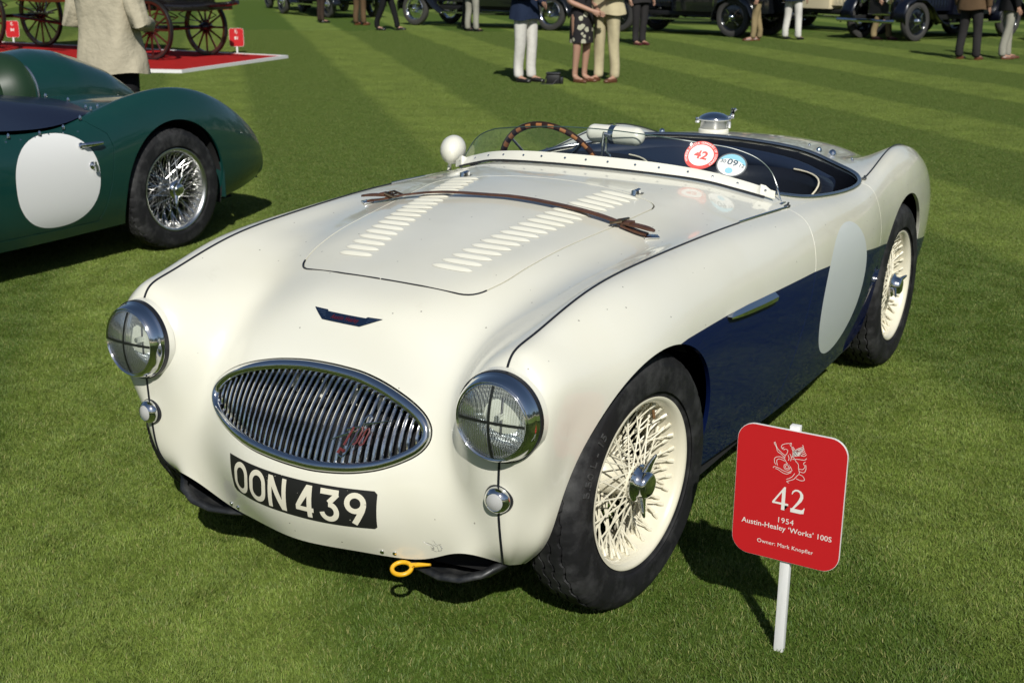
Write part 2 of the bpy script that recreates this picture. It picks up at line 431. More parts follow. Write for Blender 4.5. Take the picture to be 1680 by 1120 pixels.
def round_poly(pts, r, n=8, closed=True):
    """round the corners of a polygon (r a number or one per corner)"""
    out = []; N = len(pts)
    for i in range(N):
        p0, p1, p2 = np.array(pts[i - 1], float), np.array(pts[i], float), np.array(pts[(i + 1) % N], float)
        rr = r[i] if hasattr(r, '__len__') else r
        a, b = p0 - p1, p2 - p1; la, lb = np.linalg.norm(a), np.linalg.norm(b)
        if rr <= 0: out.append(tuple(p1)); continue
        k = min(rr, la * .49, lb * .49); s, e = p1 + a / la * k, p1 + b / lb * k
        for t in np.linspace(0, 1, n): out.append(tuple((1 - t) ** 2 * s + 2 * t * (1 - t) * p1 + t * t * e))
    return out

def cr(pts, n=8, closed=False):
    """Catmull-Rom curve through points"""
    P = np.array(pts, float); out = []
    N = len(P); rng = range(N) if closed else range(N - 1)
    for i in rng:
        g = (lambda k: P[k % N]) if closed else (lambda k: P[min(max(k, 0), N - 1)] if 0 <= k < N else (2 * P[0] - P[1] if k < 0 else 2 * P[-1] - P[-2]))
        a, b, c, d = g(i - 1), g(i), g(i + 1), g(i + 2)
        for k in range(n):
            t = k / n
            out.append(.5 * (2 * b + (c - a) * t + (2 * a - 5 * b + 4 * c - d) * t * t + (3 * b - a - 3 * c + d) * t ** 3))
    if not closed: out.append(P[-1])
    return np.array(out)
# ------------------------------------------------------------------ roadster body: control net (metres, car frame: +x its left, -y forward)
BODY_COLS = [
 # centre line, from the lip under the nose, over the bonnet and deck, to the tail
 [(0,-.488,.200),(0,-.514,.280),(0,-.507,.380),(0,-.432,.500),(0,-.342,.605),(0,-.274,.710),(0,-.150,.768),(0,.10,.820),(0,.40,.868),(0,.70,.900),(0,.97,.905),(0,1.35,.902),(0,1.70,.896),(0,2.0,.886),(0,2.3,.868),(0,2.6,.832),(0,2.9,.765),(0,3.10,.685),(0,3.20,.570),(0,3.20,.440),(0,3.10,.320)],
 [(.15,-.458,.197),(.150,-.496,.280),(.150,-.490,.380),(.150,-.424,.500),(.145,-.343,.601),(.142,-.268,.705),(.142,-.146,.764),(.145,.10,.817),(.150,.40,.864),(.155,.70,.896),(.165,.97,.902),(.17,1.35,.898),(.17,1.70,.892),(.17,2.0,.882),(.17,2.3,.864),(.168,2.6,.827),(.165,2.9,.76),(.155,3.10,.680),(.15,3.20,.565),(.15,3.20,.435),(.15,3.10,.320)],
 [(.29,-.420,.195),(.290,-.440,.275),(.285,-.446,.380),(.280,-.400,.500),(.270,-.338,.600),(.265,-.240,.690),(.268,-.118,.753),(.290,.08,.812),(.325,.36,.844),(.345,.68,.874),(.355,.98,.889),(.36,1.35,.877),(.36,1.70,.874),(.355,2.0,.866),(.345,2.3,.842),(.335,2.6,.802),(.32,2.9,.732),(.30,3.09,.655),(.29,3.18,.548),(.29,3.18,.425),(.29,3.09,.318)],
 [(.385,-.425,.235),(.390,-.425,.290),(.385,-.413,.385),(.370,-.384,.495),(.362,-.338,.598),(.368,-.246,.674),(.375,-.130,.732),(.395,.06,.790),(.420,.33,.823),(.440,.67,.853),(.455,1.00,.868),(.465,1.35,.860),(.465,1.70,.852),(.455,2.0,.842),(.440,2.3,.808),(.425,2.6,.770),(.405,2.9,.702),(.38,3.07,.635),(.37,3.16,.532),(.37,3.16,.418),(.37,3.08,.316)],
 [(.455,-.424,.252),(.465,-.424,.300),(.458,-.424,.388),(.444,-.432,.500),(.440,-.430,.612),(.452,-.372,.700),(.468,-.200,.748),(.485,.00,.791),(.505,.27,.812),(.528,.65,.840),(.552,1.01,.842),(.565,1.35,.834),(.562,1.70,.825),(.552,2.0,.818),(.530,2.3,.818),(.515,2.6,.785),(.49,2.9,.698),(.455,3.07,.625),(.43,3.15,.528),(.425,3.145,.415),(.42,3.06,.315)],
 # the bead between shroud and wing
 [(.505,-.374,.222),(.528,-.420,.285),(.530,-.437,.395),(.535,-.438,.520),(.540,-.434,.635),(.541,-.405,.728),(.546,-.310,.757),(.555,-.085,.805),(.572,.22,.824),(.601,.63,.830),(.620,1.02,.818),(.642,1.35,.806),(.650,1.70,.792),(.638,2.0,.818),(.618,2.3,.856),(.602,2.6,.824),(.572,2.9,.742),(.525,3.08,.645),(.485,3.14,.538),(.475,3.13,.415),(.465,3.05,.315)],
 [(.515,-.360,.215),(.555,-.402,.290),(.570,-.422,.395),(.585,-.440,.510),(.595,-.438,.622),(.597,-.400,.713),(.604,-.285,.745),(.622,-.07,.790),(.642,.23,.804),(.662,.62,.809),(.680,1.0,.796),(.695,1.35,.782),(.694,1.70,.772),(.680,2.0,.797),(.662,2.3,.838),(.647,2.6,.804),(.610,2.9,.718),(.56,3.07,.625),(.515,3.12,.525),(.505,3.11,.41),(.495,3.04,.315)],
 [(.522,-.350,.213),(.575,-.386,.290),(.598,-.396,.385),(.624,-.416,.492),(.638,-.414,.594),(.647,-.368,.672),(.658,-.245,.698),(.684,-.045,.738),(.698,.24,.748),(.712,.63,.750),(.724,1.0,.738),(.730,1.35,.722),(.724,1.70,.715),(.704,2.0,.735),(.690,2.3,.796),(.680,2.6,.757),(.642,2.9,.662),(.588,3.06,.585),(.54,3.10,.495),(.53,3.09,.395),(.52,3.03,.312)],
 [(.530,-.340,.212),(.590,-.370,.285),(.616,-.371,.365),(.634,-.361,.450),(.649,-.344,.530),(.665,-.303,.600),(.690,-.195,.625),(.721,-.02,.650),(.727,.26,.650),(.737,.64,.648),(.747,1.0,.638),(.748,1.35,.626),(.740,1.70,.615),(.716,2.0,.625),(.708,2.3,.690),(.695,2.6,.645),(.658,2.9,.560),(.602,3.05,.505),(.555,3.08,.44),(.545,3.07,.37),(.535,3.02,.310)],
 [(.532,-.330,.210),(.588,-.350,.270),(.617,-.345,.330),(.635,-.325,.390),(.650,-.300,.450),(.667,-.258,.500),(.693,-.155,.515),(.716,.0,.520),(.717,.28,.505),(.729,.64,.502),(.742,1.0,.498),(.743,1.35,.492),(.733,1.70,.485),(.704,2.0,.49),(.700,2.3,.50),(.688,2.6,.49),(.652,2.9,.44),(.60,3.04,.41),(.56,3.06,.375),(.55,3.05,.34),(.54,3.01,.30)],
 [(.533,-.320,.205),(.576,-.325,.245),(.601,-.310,.280),(.616,-.280,.310),(.628,-.250,.340),(.643,-.200,.370),(.671,-.10,.380),(.692,.03,.380),(.692,.30,.360),(.706,.65,.358),(.720,1.0,.358),(.722,1.35,.358),(.712,1.70,.352),(.685,2.0,.35),(.680,2.3,.35),(.668,2.6,.35),(.635,2.9,.33),(.59,3.03,.32),(.56,3.04,.31),(.55,3.03,.30),(.54,3.0,.285)],
 [(.530,-.310,.195),(.556,-.295,.200),(.572,-.270,.205),(.587,-.240,.210),(.601,-.200,.215),(.613,-.150,.220),(.636,-.05,.220),(.655,.06,.220),(.656,.30,.220),(.671,.65,.218),(.684,1.0,.215),(.686,1.35,.214),(.677,1.70,.216),(.652,2.0,.22),(.65,2.3,.225),(.638,2.6,.235),(.61,2.9,.25),(.57,3.02,.26),(.555,3.03,.27),(.545,3.02,.27),(.54,2.99,.27)],
]
BUPV, BUPU = 16, 14
BP = surf_from_net(BODY_COLS, BUPV, BUPU, .004, .004)
BU = (np.arange(BP.shape[1]) / BUPU) - (len(BODY_COLS) - 1)
# ------------------------------------------------------------------ the cream and blue roadster
CAR = tag(empty('sports_car'), 'cream and dark blue open roadster with race number roundel, nearest car on the lawn', 'car')
GRID = grid_mesh(BP, BU)
BVH = BVHTree.FromPolygons(GRID['V'].tolist(), GRID['T'].tolist())
def on_front(x, z, off=0.0):
    loc, n, i, d = BVH.ray_cast(Vector((x, -3, z)), Vector((0, 1, 0)))
    if loc is None: return Vector((x, -.4, z)), Vector((0, -1, 0))
    if n.y > 0: n = -n
    return loc + n * off, n
def on_top(x, y, off=0.0):
    loc, n, i, d = BVH.ray_cast(Vector((x, y, 3)), Vector((0, 0, -1)))
    if loc is None: return Vector((x, y, .8)), Vector((0, 0, 1))
    if n.z < 0: n = -n
    return loc + n * off, n
def on_side(y, z, off=0.0, s=1):
    loc, n, i, d = BVH.ray_cast(Vector((3 * s, y, z)), Vector((-s, 0, 0)))
    if loc is None: return Vector((.7 * s, y, z)), Vector((s, 0, 0))
    if n.x * s < 0: n = -n
    return loc + n * off, n

def flip_if(m):
    # make normals point outwards (away from the body's middle line)
    c = np.stack([np.zeros(len(m['V'])), m['V'][:, 1].clip(.1, 2.8), np.full(len(m['V']), .45)], 1)
    if ((m['V'] - c) * m['N']).sum() < 0: m['N'] = -m['N']; m['T'] = m['T'][:, ::-1]
    return m
def panel(name, m, mats, parent, thick=.012, rimmat=None, edge_keep=None):
    """one body panel: the clipped surface plus turned-in edges"""
    m = flip_if(dict(m))
    V, N, T, Mi = m['V'], m['N'], m['T'], m['M']
    E = np.concatenate([T[:, [0, 1]], T[:, [1, 2]], T[:, [2, 0]]]); Em = np.concatenate([Mi, Mi, Mi])
    key = np.minimum(E[:, 0], E[:, 1]).astype(np.int64) * len(V) + np.maximum(E[:, 0], E[:, 1])
    uq, first, cnt = np.unique(key, return_index=True, return_counts=True)
    be = E[first[cnt == 1]]; bm_ = Em[first[cnt == 1]]
    a, b = V[be[:, 0]], V[be[:, 1]]; na, nb = N[be[:, 0]], N[be[:, 1]]
    # soft 1.5 mm turn then the flange
    en = np.cross(b - a, (na + nb) / 2); en /= np.linalg.norm(en, axis=1, keepdims=True) + 1e-12
    k = len(V); n = len(be)
    q1a, q1b = a + (-na * .0012) + en * .0004, b + (-nb * .0012) + en * .0004
    q2a, q2b = a - na * thick, b - nb * thick
    V2 = np.concatenate([V, a, b, q1a, q1b, q2a, q2b])
    mid = lambda p: (p + en) / np.linalg.norm(p + en, axis=1, keepdims=True)
    N2 = np.concatenate([N, mid(na), mid(nb), en, en, en, en])
    i = np.arange(n); A_, B_, C_, D_, E_, F_ = (k + i + n * q for q in range(6))
    T2 = np.concatenate([T, np.stack([B_, A_, C_], 1), np.stack([B_, C_, D_], 1), np.stack([D_, C_, E_], 1), np.stack([D_, E_, F_], 1)])
    M2 = np.concatenate([Mi, bm_, bm_, bm_, bm_])
    return obj(name, V2, T2, mats, parent, mi=M2, normals=N2)

ARCH_F, ARCH_R = (0.0, .325, .345), (2.286, .340, .347)
def arch_d(V, a): return np.hypot(V[:, 1] - a[0], V[:, 2] - a[1]) - a[2]
BONNET_POLY = round_poly([(.258, -.122), (.301, -.029), (.322, .094), (.340, .247), (.364, .419), (.388, .67), (.30, .702), (.15, .722), (0, .73), (-.15, .722), (-.30, .702), (-.388, .67), (-.366, .419), (-.346, .247), (-.333, .090), (-.320, -.020), (-.292, -.108), (-.12, -.136), (0, -.140), (.1, -.138)],
                         [.045] + [.03] * 4 + [.05] + [.05] * 5 + [.05] + [.03] * 4 + [.045] + [.02] * 3, 8)
_ck = [(0, 1.005), (.15, 1.008), (.30, 1.03), (.42, 1.065), (.50, 1.11), (.555, 1.165), (.59, 1.22), (.615, 1.28), (.633, 1.36), (.646, 1.47), (.654, 1.60), (.655, 1.72), (.645, 1.80), (.615, 1.865), (.55, 1.925), (.46, 1.965), (.33, 1.99), (.17, 2.003), (0, 2.008)]
COCKPIT = cr(_ck + [(-x, y) for x, y in _ck[1:-1][::-1]], 4, True)
_gt = [(0, .600), (.09, .597), (.15, .591), (.205, .579), (.256, .562), (.292, .543), (.315, .525), (.326, .504), (.322, .483), (.308, .466), (.276, .447), (.236, .431), (.2, .419), (.144, .406), (.07, .396), (0, .392)]
_gt = [(-.005, .601), (.046, .600), (.095, .597), (.147, .589), (.199, .577), (.249, .561), (.286, .542), (.308, .521), (.316, .502), (.314, .482), (.297, .460), (.264, .440), (.229, .425), (.194, .415), (.143, .406), (.067, .400), (.004, .400), (-.067, .402), (-.149, .406), (-.221, .415), (-.277, .427), (-.322, .443), (-.346, .465), (-.350, .493), (-.331, .521), (-.292, .548), (-.241, .569), (-.188, .583), (-.137, .592), (-.07, .599)]
GRILLE = cr(_gt, 3, True)
def two_tone(y): return np.interp(y, [-.2, .02, .12, .36, .69, 1.02, 1.54, 1.93, 2.3, 2.69, 3.2], [.655, .657, .664, .664, .655, .645, .608, .556, .50, .436, .36])
def door_front(z): return np.interp(z, [.2, .3, .44, .55, .655, .75, .803, .83], [.90, .925, .957, 1.0, 1.035, 1.06, 1.078, 1.10])
def door_rear(z): return np.interp(z, [.2, .4, .64, .74, .79, .83], [1.83, 1.835, 1.835, 1.81, 1.80, 1.80])
GAP = .0016

V = GRID['V']; u = GRID['A'][:, 0]
base = GRID
# cut the cockpit and the wheel arches and the grille out of everything
m = clip(base, np.where(base['V'][:, 2] > .6, -poly_sd(base['V'][:, 0], base['V'][:, 1], COCKPIT), 1))
for a in (ARCH_F, ARCH_R):
    m = clip(m, np.where(np.abs(m['V'][:, 0]) > .42, arch_d(m['V'], a), 1))
m = clip(m, np.where((m['V'][:, 1] < -.1), -poly_sd(m['V'][:, 0], m['V'][:, 2], GRILLE) - .006, 1))
TOPM = m
sh = clip(m, 5 - .012 - np.abs(m['A'][:, 0]))
bon = clip(sh, np.where(sh['V'][:, 1] > -.2, poly_sd(sh['V'][:, 0], sh['V'][:, 1], BONNET_POLY), -1) - GAP - .0022)
shr = clip(sh, -np.where(sh['V'][:, 1] > -.2, poly_sd(sh['V'][:, 0], sh['V'][:, 1], BONNET_POLY), -1) - GAP)
fr = clip(shr, 1.5 - shr['V'][:, 1]); rr = clip(shr, shr['V'][:, 1] - 1.5)
bon['V'] = bon['V'] + bon['N'] * 0
BONNET = panel('bonnet', bon, [M['cream']], CAR)
panel('front_shroud', fr, [M['cream']], CAR)
panel('rear_shroud', rr, [M['cream']], CAR)
for s in (1, -1):
    w = clip(m, m['A'][:, 0] * s - 5 - .012)
    w = paint(w, np.minimum(two_tone(w['V'][:, 1]) - w['V'][:, 2], w['V'][:, 1] - .0), 1)
    if s == 1 or s == -1:
        rad = np.hypot((w['V'][:, 1] - 1.379) / .243, (w['V'][:, 2] - .515) / .218)
        w = paint(w, np.where(w['V'][:, 0] * s > .5, 1 - rad, -1), 2)
    f1 = clip(w, door_front(w['V'][:, 2]) - GAP - w['V'][:, 1])
    d1 = clip(w, np.minimum(w['V'][:, 1] - door_front(w['V'][:, 2]) - GAP, door_rear(w['V'][:, 2]) - GAP - w['V'][:, 1]))
    r1 = clip(w, w['V'][:, 1] - door_rear(w['V'][:, 2]) - GAP)
    mm = [M['cream'], M['blue'], M['roundel']]
    o = panel('front_wing', f1, mm, CAR)
    panel('door', d1, mm, CAR)
    panel('rear_wing', r1, mm, CAR)
# dark inner shell so that gaps read dark and nothing shows through
inn = TOPM
for a in (ARCH_F, ARCH_R):
    inn = clip(inn, np.where(np.abs(inn['V'][:, 0]) > .40, arch_d(inn['V'], a) - .035, 1))
inn = clip(inn, np.where(np.abs(inn['A'][:, 0]) > 5.3, np.minimum(inn['V'][:, 2] - .26, inn['A'][:, 1] - 16 * 1.0), inn['V'][:, 2] - .21))
inn = clip(inn, np.where((np.abs(inn['V'][:, 0]) > .42) & (inn['V'][:, 1] < 0), inn['V'][:, 2] - .62, 1))
inn = flip_if(inn); inn = dict(inn); inn['V'] = inn['V'] - inn['N'] * .018
obj('inner_shell', inn['V'], inn['T'], M['matt'], CAR, normals=inn['N'])

# beads along the wing seams (grid column u = 5)
for s in (1, -1):
    j = int(np.argmin(abs(BU - 5 * s)))
    line = BP[:, j]; 
    k1 = int(np.argmin(np.abs(line[:, 1] - 1.075) + (line[:, 2] < .7) * 9))
    top = [Vector(p) + Vector((0, 0, .0005)) for p in line[int(4.45 * BUPV):k1:2]]
    MB().tube(top, .0031, 6).build('wing_bead', M['trim'], CAR)
    c0 = int(np.argmin(np.abs(line[:, 1] - .72) + (line[:, 2] < .7) * 9))
    MB().tube([Vector(p) + Vector((0, 0, .003)) for p in line[c0:k1 + 2:2]], .0036, 6).build('chrome_bead', M['chrome'], CAR)
    low = [Vector(p) + Vector((0, -.0005, 0)) for p in line[0:int(4.3 * BUPV):2]]
    MB().tube(low, .0030, 6).build('wing_bead', M['trim'], CAR)
    k2 = int(np.argmin(np.abs(line[:, 1] - 1.84))); k3 = int(np.argmin(np.abs(line[:, 1] - 2.95)))
    MB().tube([Vector(p) + Vector((0, 0, .001)) for p in line[k2:k3:2]], .0031, 6).build('wing_bead', M['trim'], CAR)

# added dark tube along the bonnet's front gap, standing in for its shade
MB().tube([on_top(x, y, -.0006)[0] for x, y in BONNET_POLY[::-1] if y < -.075 and x < .262] , .0026, 6).build('bonnet_gap_shade', M['trim'], CAR) if False else None
for sgn_ in (1, -1):
    ps_ = sorted([(x, y) for x, y in BONNET_POLY if x * sgn_ >= 0 and y < -.06], key=lambda q: math.atan2(q[1] - .3, q[0] * sgn_))
    MB().tube([on_top(x, y, .0004)[0] for x, y in ps_], .0024, 6).build('bonnet_gap_shade', M['trim'], CAR)
# cockpit rim
pts = []
for x, y in COCKPIT[::1]:
    p, n = on_top(x, y, .002); pts.append(p)
front = [p for p in pts if p.y > 1.16]
i0 = next(i for i in range(len(pts)) if pts[i].y > 1.16 and pts[i - 1].y <= 1.16)
run = [pts[(i0 + k) % len(pts)] for k in range(len(pts)) if pts[(i0 + k) % len(pts)].y > 1.16]
MB().tube(run, .0085, 10).build('cockpit_rim', M['alloy'], CAR)

# ---- wheel houses and floor
for yc, xr in ((0, .66), (2.286, .64)):
    for s in (1, -1):
        xl = .46 if yc == 0 else .58
        b = MB(); b.lathe([(s * .30, .0), (s * .30, .39), (s * xr, .368)], 24, a0=R(42), a1=R(138), T=Matrix.Translation((0, yc, .33)))
        b.lathe([(s * .30, .39), (s * xl, .375)], 12, a0=R(138), a1=R(205), T=Matrix.Translation((0, yc, .33)))
        b.lathe([(s * .30, .39), (s * .60, .375)], 12, a0=R(-25), a1=R(42), T=Matrix.Translation((0, yc, .33)))
        b.build('wheel_house', M['matt'], CAR)
fl = MB(); fl.box((0, 1.2, .20), (.56, 3.2, .06)); fl.box((0, 1.14, .20), (1.28, 1.5, .06)); fl.box((0, 2.85, .36), (.9, .4, .1)); fl.box((0,-.1,.35),(.56,.5,.25))
fl.build('floor_pan', M['matt'], CAR, smooth=False)
# axle and suspension hints
for yc in (0, 2.286): MB().tube([(-.56, yc, .31), (.56, yc, .31)], .03, 8).build('axle', M['matt'], CAR)

# ---- belly pan under the nose
xs = [-.505, -.47, -.42, -.36, -.30, -.22, -.1, 0, .1, .22, .30, .36, .42, .47, .505]
fy = [-.375, -.415, -.432, -.430, -.415, -.405, -.405, -.405, -.405, -.405, -.415, -.430, -.432, -.415, -.375]
fz = [.220, .196, .178, .168, .168, .180, .190, .194, .190, .180, .168, .168, .178, .196, .220]
Pn = []
for x, y, z in zip(xs, fy, fz):
    Pn.append([(x * .985, y + .02, z + .008), (x, y, z), (x, y + .004, z - .006), (x * .99, y + .05, z - .022), (x * .97, y + .14, z - .038), (x * .93, y + .30, .15)])
Vv = [p for r_ in Pn for p in r_]; Ff = [(i * 6 + k, i * 6 + k + 1, (i + 1) * 6 + k + 1, (i + 1) * 6 + k) for i in range(len(xs) - 1) for k in range(5)]
M['pan'] = mat('belly_pan_grey', (.035, .037, .040), .45, .3)
t = NT(M['pan']); t.l(t.mix(t.ramp(t.noise(t.coord(), 14, 5), [(.45, 0), (.75, 1)]), (.022, .024, .027), (.11, .11, .105)), t.b.inputs['Base Color'])
o = obj('belly_pan', Vv, Ff, M['pan'], CAR, smooth=True); md = o.modifiers.new('s', 'SOLIDIFY'); md.thickness = .003
# pan fixing screws near the tow eye
for x in (.215, .245, -.245, -.275):
    p, n = on_front(x, .207, 0); b = MB(); b.lathe([(0, .0055), (.003, .005), (.004, 0)], 10, T=Matrix.Translation(p) @ n.to_track_quat('X', 'Z').to_matrix().to_4x4()); b.build('pan_screw', M['chrome'], CAR)
# tow eye
b = MB(); c = Vector((.272, -.447, .179)); b.tube([c + Vector((.024 * math.cos(a), .020 * math.sin(a), .006 * math.sin(a))) for a in np.linspace(0, 2 * math.pi, 28)[:-1]], .0055, 10, closed=True)
b.tube([c + Vector((.014, .014, .005)), c + Vector((.035, .02, .010)), c + Vector((.062, .030, .013))], [.0065, .0055, .003], 10)
b.build('tow_eye', M['yellow'], CAR)
# ------------------------------------------------------------------ wheels (local +x is outboard)
TY_R = .325
def tyre_mesh(name, parent, R_=TY_R, n=216, wide=.078, zig=True, rim_r=.2125):
    W = wide
    prof = [(-.055, rim_r - .012), (-.062, rim_r + .004), (-W * .94, rim_r + .03), (-W, R_ * .80), (-W * .97, R_ * .88), (-W * .85, R_ * .945), (-W * .74, R_ * .972),
            (-W * .60, R_ * .988), (-W * .58, R_ * .966), (-W * .53, R_ * .966), (-W * .51, R_ * .993), (-W * .22, R_), (-W * .20, R_ * .975), (-W * .15, R_ * .975), (-W * .13, R_),
            (W * .13, R_), (W * .15, R_ * .975), (W * .20, R_ * .975), (W * .22, R_), (W * .51, R_ * .993), (W * .53, R_ * .966), (W * .58, R_ * .966), (W * .60, R_ * .988),
            (W * .74, R_ * .972), (W * .78, R_ * .962), (W * .85, R_ * .945), (W * .915, R_ * .912), (W * .94, R_ * .905), (W * .95, R_ * .897), (W * .97, R_ * .88), (W, R_ * .80), (W * .99, R_ * .745), (W * .995, R_ * .735), (W * .96, R_ * .71), (W * .91, rim_r + .022), (W * .86, rim_r + .018), (.064, rim_r + .004), (.052, rim_r - .008)]
    def disp(i, k, x, r):
        if 7 <= k <= 22: x = x + .0038 * (1 if i % 6 < 3 else -1) * (1 if k not in (7, 22) else .5)
        if k in (5, 6, 23, 24, 25) and i % 6 in (0,): r -= .0034
        if k in (7, 22) and i % 6 in (0,): r -= .003
        return x, r
    b = MB(); b.lathe(prof, n, disp=disp if zig else None); o = b.build('tyre', M['rubber'], parent, auto=28); return o
def arc_text(s, r, a0, size, parent, x, name='lettering', matl=None):
    """raised moulded lettering round the tyre wall"""
    cu = bpy.data.curves.new('t', 'FONT'); cu.body = s; cu.size = size; cu.extrude = .0014
    o = bpy.data.objects.new('t', cu); me = bpy.data.meshes.new_from_object(o); V = []
    for v in me.vertices:
        a = a0 - v.co.x / r; rr = r + v.co.y; V.append((x + v.co.z, rr * math.cos(a) * 1.0, rr * math.sin(a)))
    F = [list(p.vertices)[::-1] for p in me.polygons]; bpy.data.objects.remove(o); bpy.data.curves.remove(cu); bpy.data.meshes.remove(me)
    return obj(name, V, [f[::-1] for f in F], matl or M['rubber'], parent)
def spoke_mesh(p0, p1, r=.0022, nip=.0046, mat_=None):
    p0, p1 = Vector(p0), Vector(p1); d = (p1 - p0).normalized(); L = (p1 - p0).length
    b = MB(); b.tube([p0, p0 + d * (L - .016)], r, 5, caps=False); b.tube([p0 + d * (L - .018), p0 + d * (L - .012), p1], [nip * .75, nip, nip * 1.15], 6)
    me_o = b.build('spoke', mat_, None); return me_o
def wire_wheel(name, parent, loc, rz, cam_tilt, style, spin=0, spokes=True, side=1, tyre_R=TY_R, eared=True):
    """style: dict(paint, spinner)"""
    w = empty(name, loc, 0, parent)
    w.rotation_euler = (0, cam_tilt, rz + (0 if side == 1 else math.pi))
    tyre_mesh('tyre', w, tyre_R)
    pm = style['paint']
    b = MB()  # rim: lip, ledge, well, barrel
    b.lathe([(.0520, .2040), (.0600, .2110), (.0650, .2160), (.0680, .2170), (.0690, .2145), (.0660, .2080), (.0600, .2030), (.0560, .2000), (.0480, .1975), (.0360, .1950), (.0200, .1905), (-.0120, .1800), (-.030, .1800), (-.036, .186), (-.052, .190), (-.060, .205), (-.0635, .207), (-.064, .2095), (-.055, .2100)], 96)
    b.build('rim', pm, w, auto=60)
    b = MB(); b.lathe([(-.06, .052), (-.055, .062), (-.040, .060), (-.030, .048), (.010, .040), (.036, .038), (.044, .043), (.050, .042), (.054, .034), (.056, .028)], 40); b.build('hub', pm, w)
    b = MB(); b.lathe([(-.030, .0), (-.030, .07), (-.038, .092), (-.052, .108), (-.078, .110), (-.082, .115), (-.085, .0)], 48); b.build('brake_drum', style['drum'], w)
    sm = style['spoke']; mats_ = []
    if spokes:
        protos = []
        def sp(hx, hr, ha, rx, rr_, ra): return spoke_mesh((hx, hr * math.cos(ha), hr * math.sin(ha)), (rx, rr_ * math.cos(ra), rr_ * math.sin(ra)), mat_=sm)
        sets = []
        for k in (0, 1):       # outer flange, crossing pairs; nipples inboard in the well
            sets.append((.044, .040, R(44) * (1 if k else -1), .008, .1860, 15, k * .5 + .1))
        for k in (0, 1):       # inner flange to the outer edge of the rim
            sets.append((-.048, .058, R(40) * (1 if k else -1), .042, .1955, 16, k * .5 + .35))
        for k in (0, 1):
            sets.append((-.030, .050, R(22) * (1 if k else -1), .027, .1915, 15, k * .5 + .6))
        for hx, hr, dl, rx, rr_, cnt, ph in sets:
            p = None
            for i in range(cnt):
                a = 2 * math.pi * (i + ph) / cnt
                if p is None: p = sp(hx, hr, dl, rx, rr_, 0); p.parent = w; p.rotation_euler = (a, 0, 0)
                else: share(p, 'spoke', w, rot=(a, 0, 0))
    b = MB()
    b.lathe([(.048, .040), (.052, .046), (.058, .047), (.062, .042), (.067, .035), (.080, .0335), (.087, .031), (.091, .024), (.093, .012), (.0935, 0)], 40)
    if eared:
        for q in (0, 1):
            T = Matrix.Rotation(spin + q * math.pi, 4, 'X')
            sec = [(.020, .066, .016, .0150), (.034, .070, .0145, .0115), (.050, .076, .0115, .0085), (.064, .082, .0085, .0060), (.075, .087, .005, .0040), (.079, .0885, .002, .002)]
            Vv = []; 
            for (rr_, xx, hw, th) in sec:
                for kk in range(10):
                    a = 2 * math.pi * kk / 10; Vv.append((xx + th * math.sin(a), hw * math.cos(a) + (.006 * (rr_ - .02) / .06), rr_))
            Ff = [(i * 10 + k, i * 10 + (k + 1) % 10, (i + 1) * 10 + (k + 1) % 10, (i + 1) * 10 + k) for i in range(5) for k in range(10)] + [[50 + k for k in range(10)]]
            b.add(Vv, Ff, 0, T)
    b.build('knock_off', style['spin'], w, auto=50)
    return w
M['wheel_cream'] = mat('wheel_cream', (.78, .735, .58), .35, 0, .6)
M['drum_cream_shaded'] = mat('drum_cream_shaded', (.20, .19, .15), .6)  # cream darkened so the colour carries the shade behind the spokes
CREAM = dict(paint=M['wheel_cream'], spoke=M['wheel_cream'], spin=M['chrome'], drum=M['drum_cream_shaded'])
FX, RX = .6715 - .0625, .6863 - .0625
w1 = wire_wheel('front_wheel', CAR, (FX, 0, TY_R - .003), -.10, .012, CREAM, R(-12))
w2 = wire_wheel('rear_wheel', CAR, (RX, 2.287, TY_R - .003), 0, 0, CREAM, R(115))
w3 = wire_wheel('front_wheel', CAR, (-FX, 0, TY_R - .003), -.10, 0, CREAM, 0, side=-1)
w4 = wire_wheel('rear_wheel', CAR, (-RX, 2.287, TY_R - .003), 0, 0, CREAM, 0, side=-1)
M['tyre_text'] = mat('tyre_lettering', (.055, .055, .056), .6)
arc_text('5.50 L - 15', .262, R(168), .034, w1, .0775, matl=M['tyre_text'])
# valve
b = MB(); b.tube([(.030, .10, .152), (.042, .085, .138)], .004, 8); b.build('valve', mat('valve_brass', (.30, .17, .08), .4, .6), w1)

# ------------------------------------------------------------------ headlamps
M['lens'] = clear_mat('lamp_glass', (.94, .96, .95), ior=1.45)
nt_ = M['lens'].node_tree; tcn = nt_.nodes.new('ShaderNodeTexCoord'); wvn = nt_.nodes.new('ShaderNodeTexWave'); wvn.bands_direction = 'Y'; wvn.inputs['Scale'].default_value = 55; wvn.inputs['Distortion'].default_value = .6
bpn = nt_.nodes.new('ShaderNodeBump'); bpn.inputs['Strength'].default_value = .35; bpn.inputs['Distance'].default_value = .002
nt_.links.new(tcn.outputs['Object'], wvn.inputs[0]); nt_.links.new(wvn.outputs[1], bpn.inputs['Height'])
dfn = nt_.nodes.new('ShaderNodeBsdfTranslucent'); dfn.inputs[0].default_value = (.9, .93, .95, 1); dff = nt_.nodes.new('ShaderNodeBsdfDiffuse'); dff.inputs[0].default_value = (.85, .88, .88, 1)
adn = nt_.nodes.new('ShaderNodeMixShader'); outn = [n_ for n_ in nt_.nodes if n_.type == 'OUTPUT_MATERIAL'][0]; mul = nt_.nodes.new('ShaderNodeMath'); mul.operation = 'MULTIPLY_ADD'; mul.inputs[1].default_value = .14; mul.inputs[2].default_value = -.02
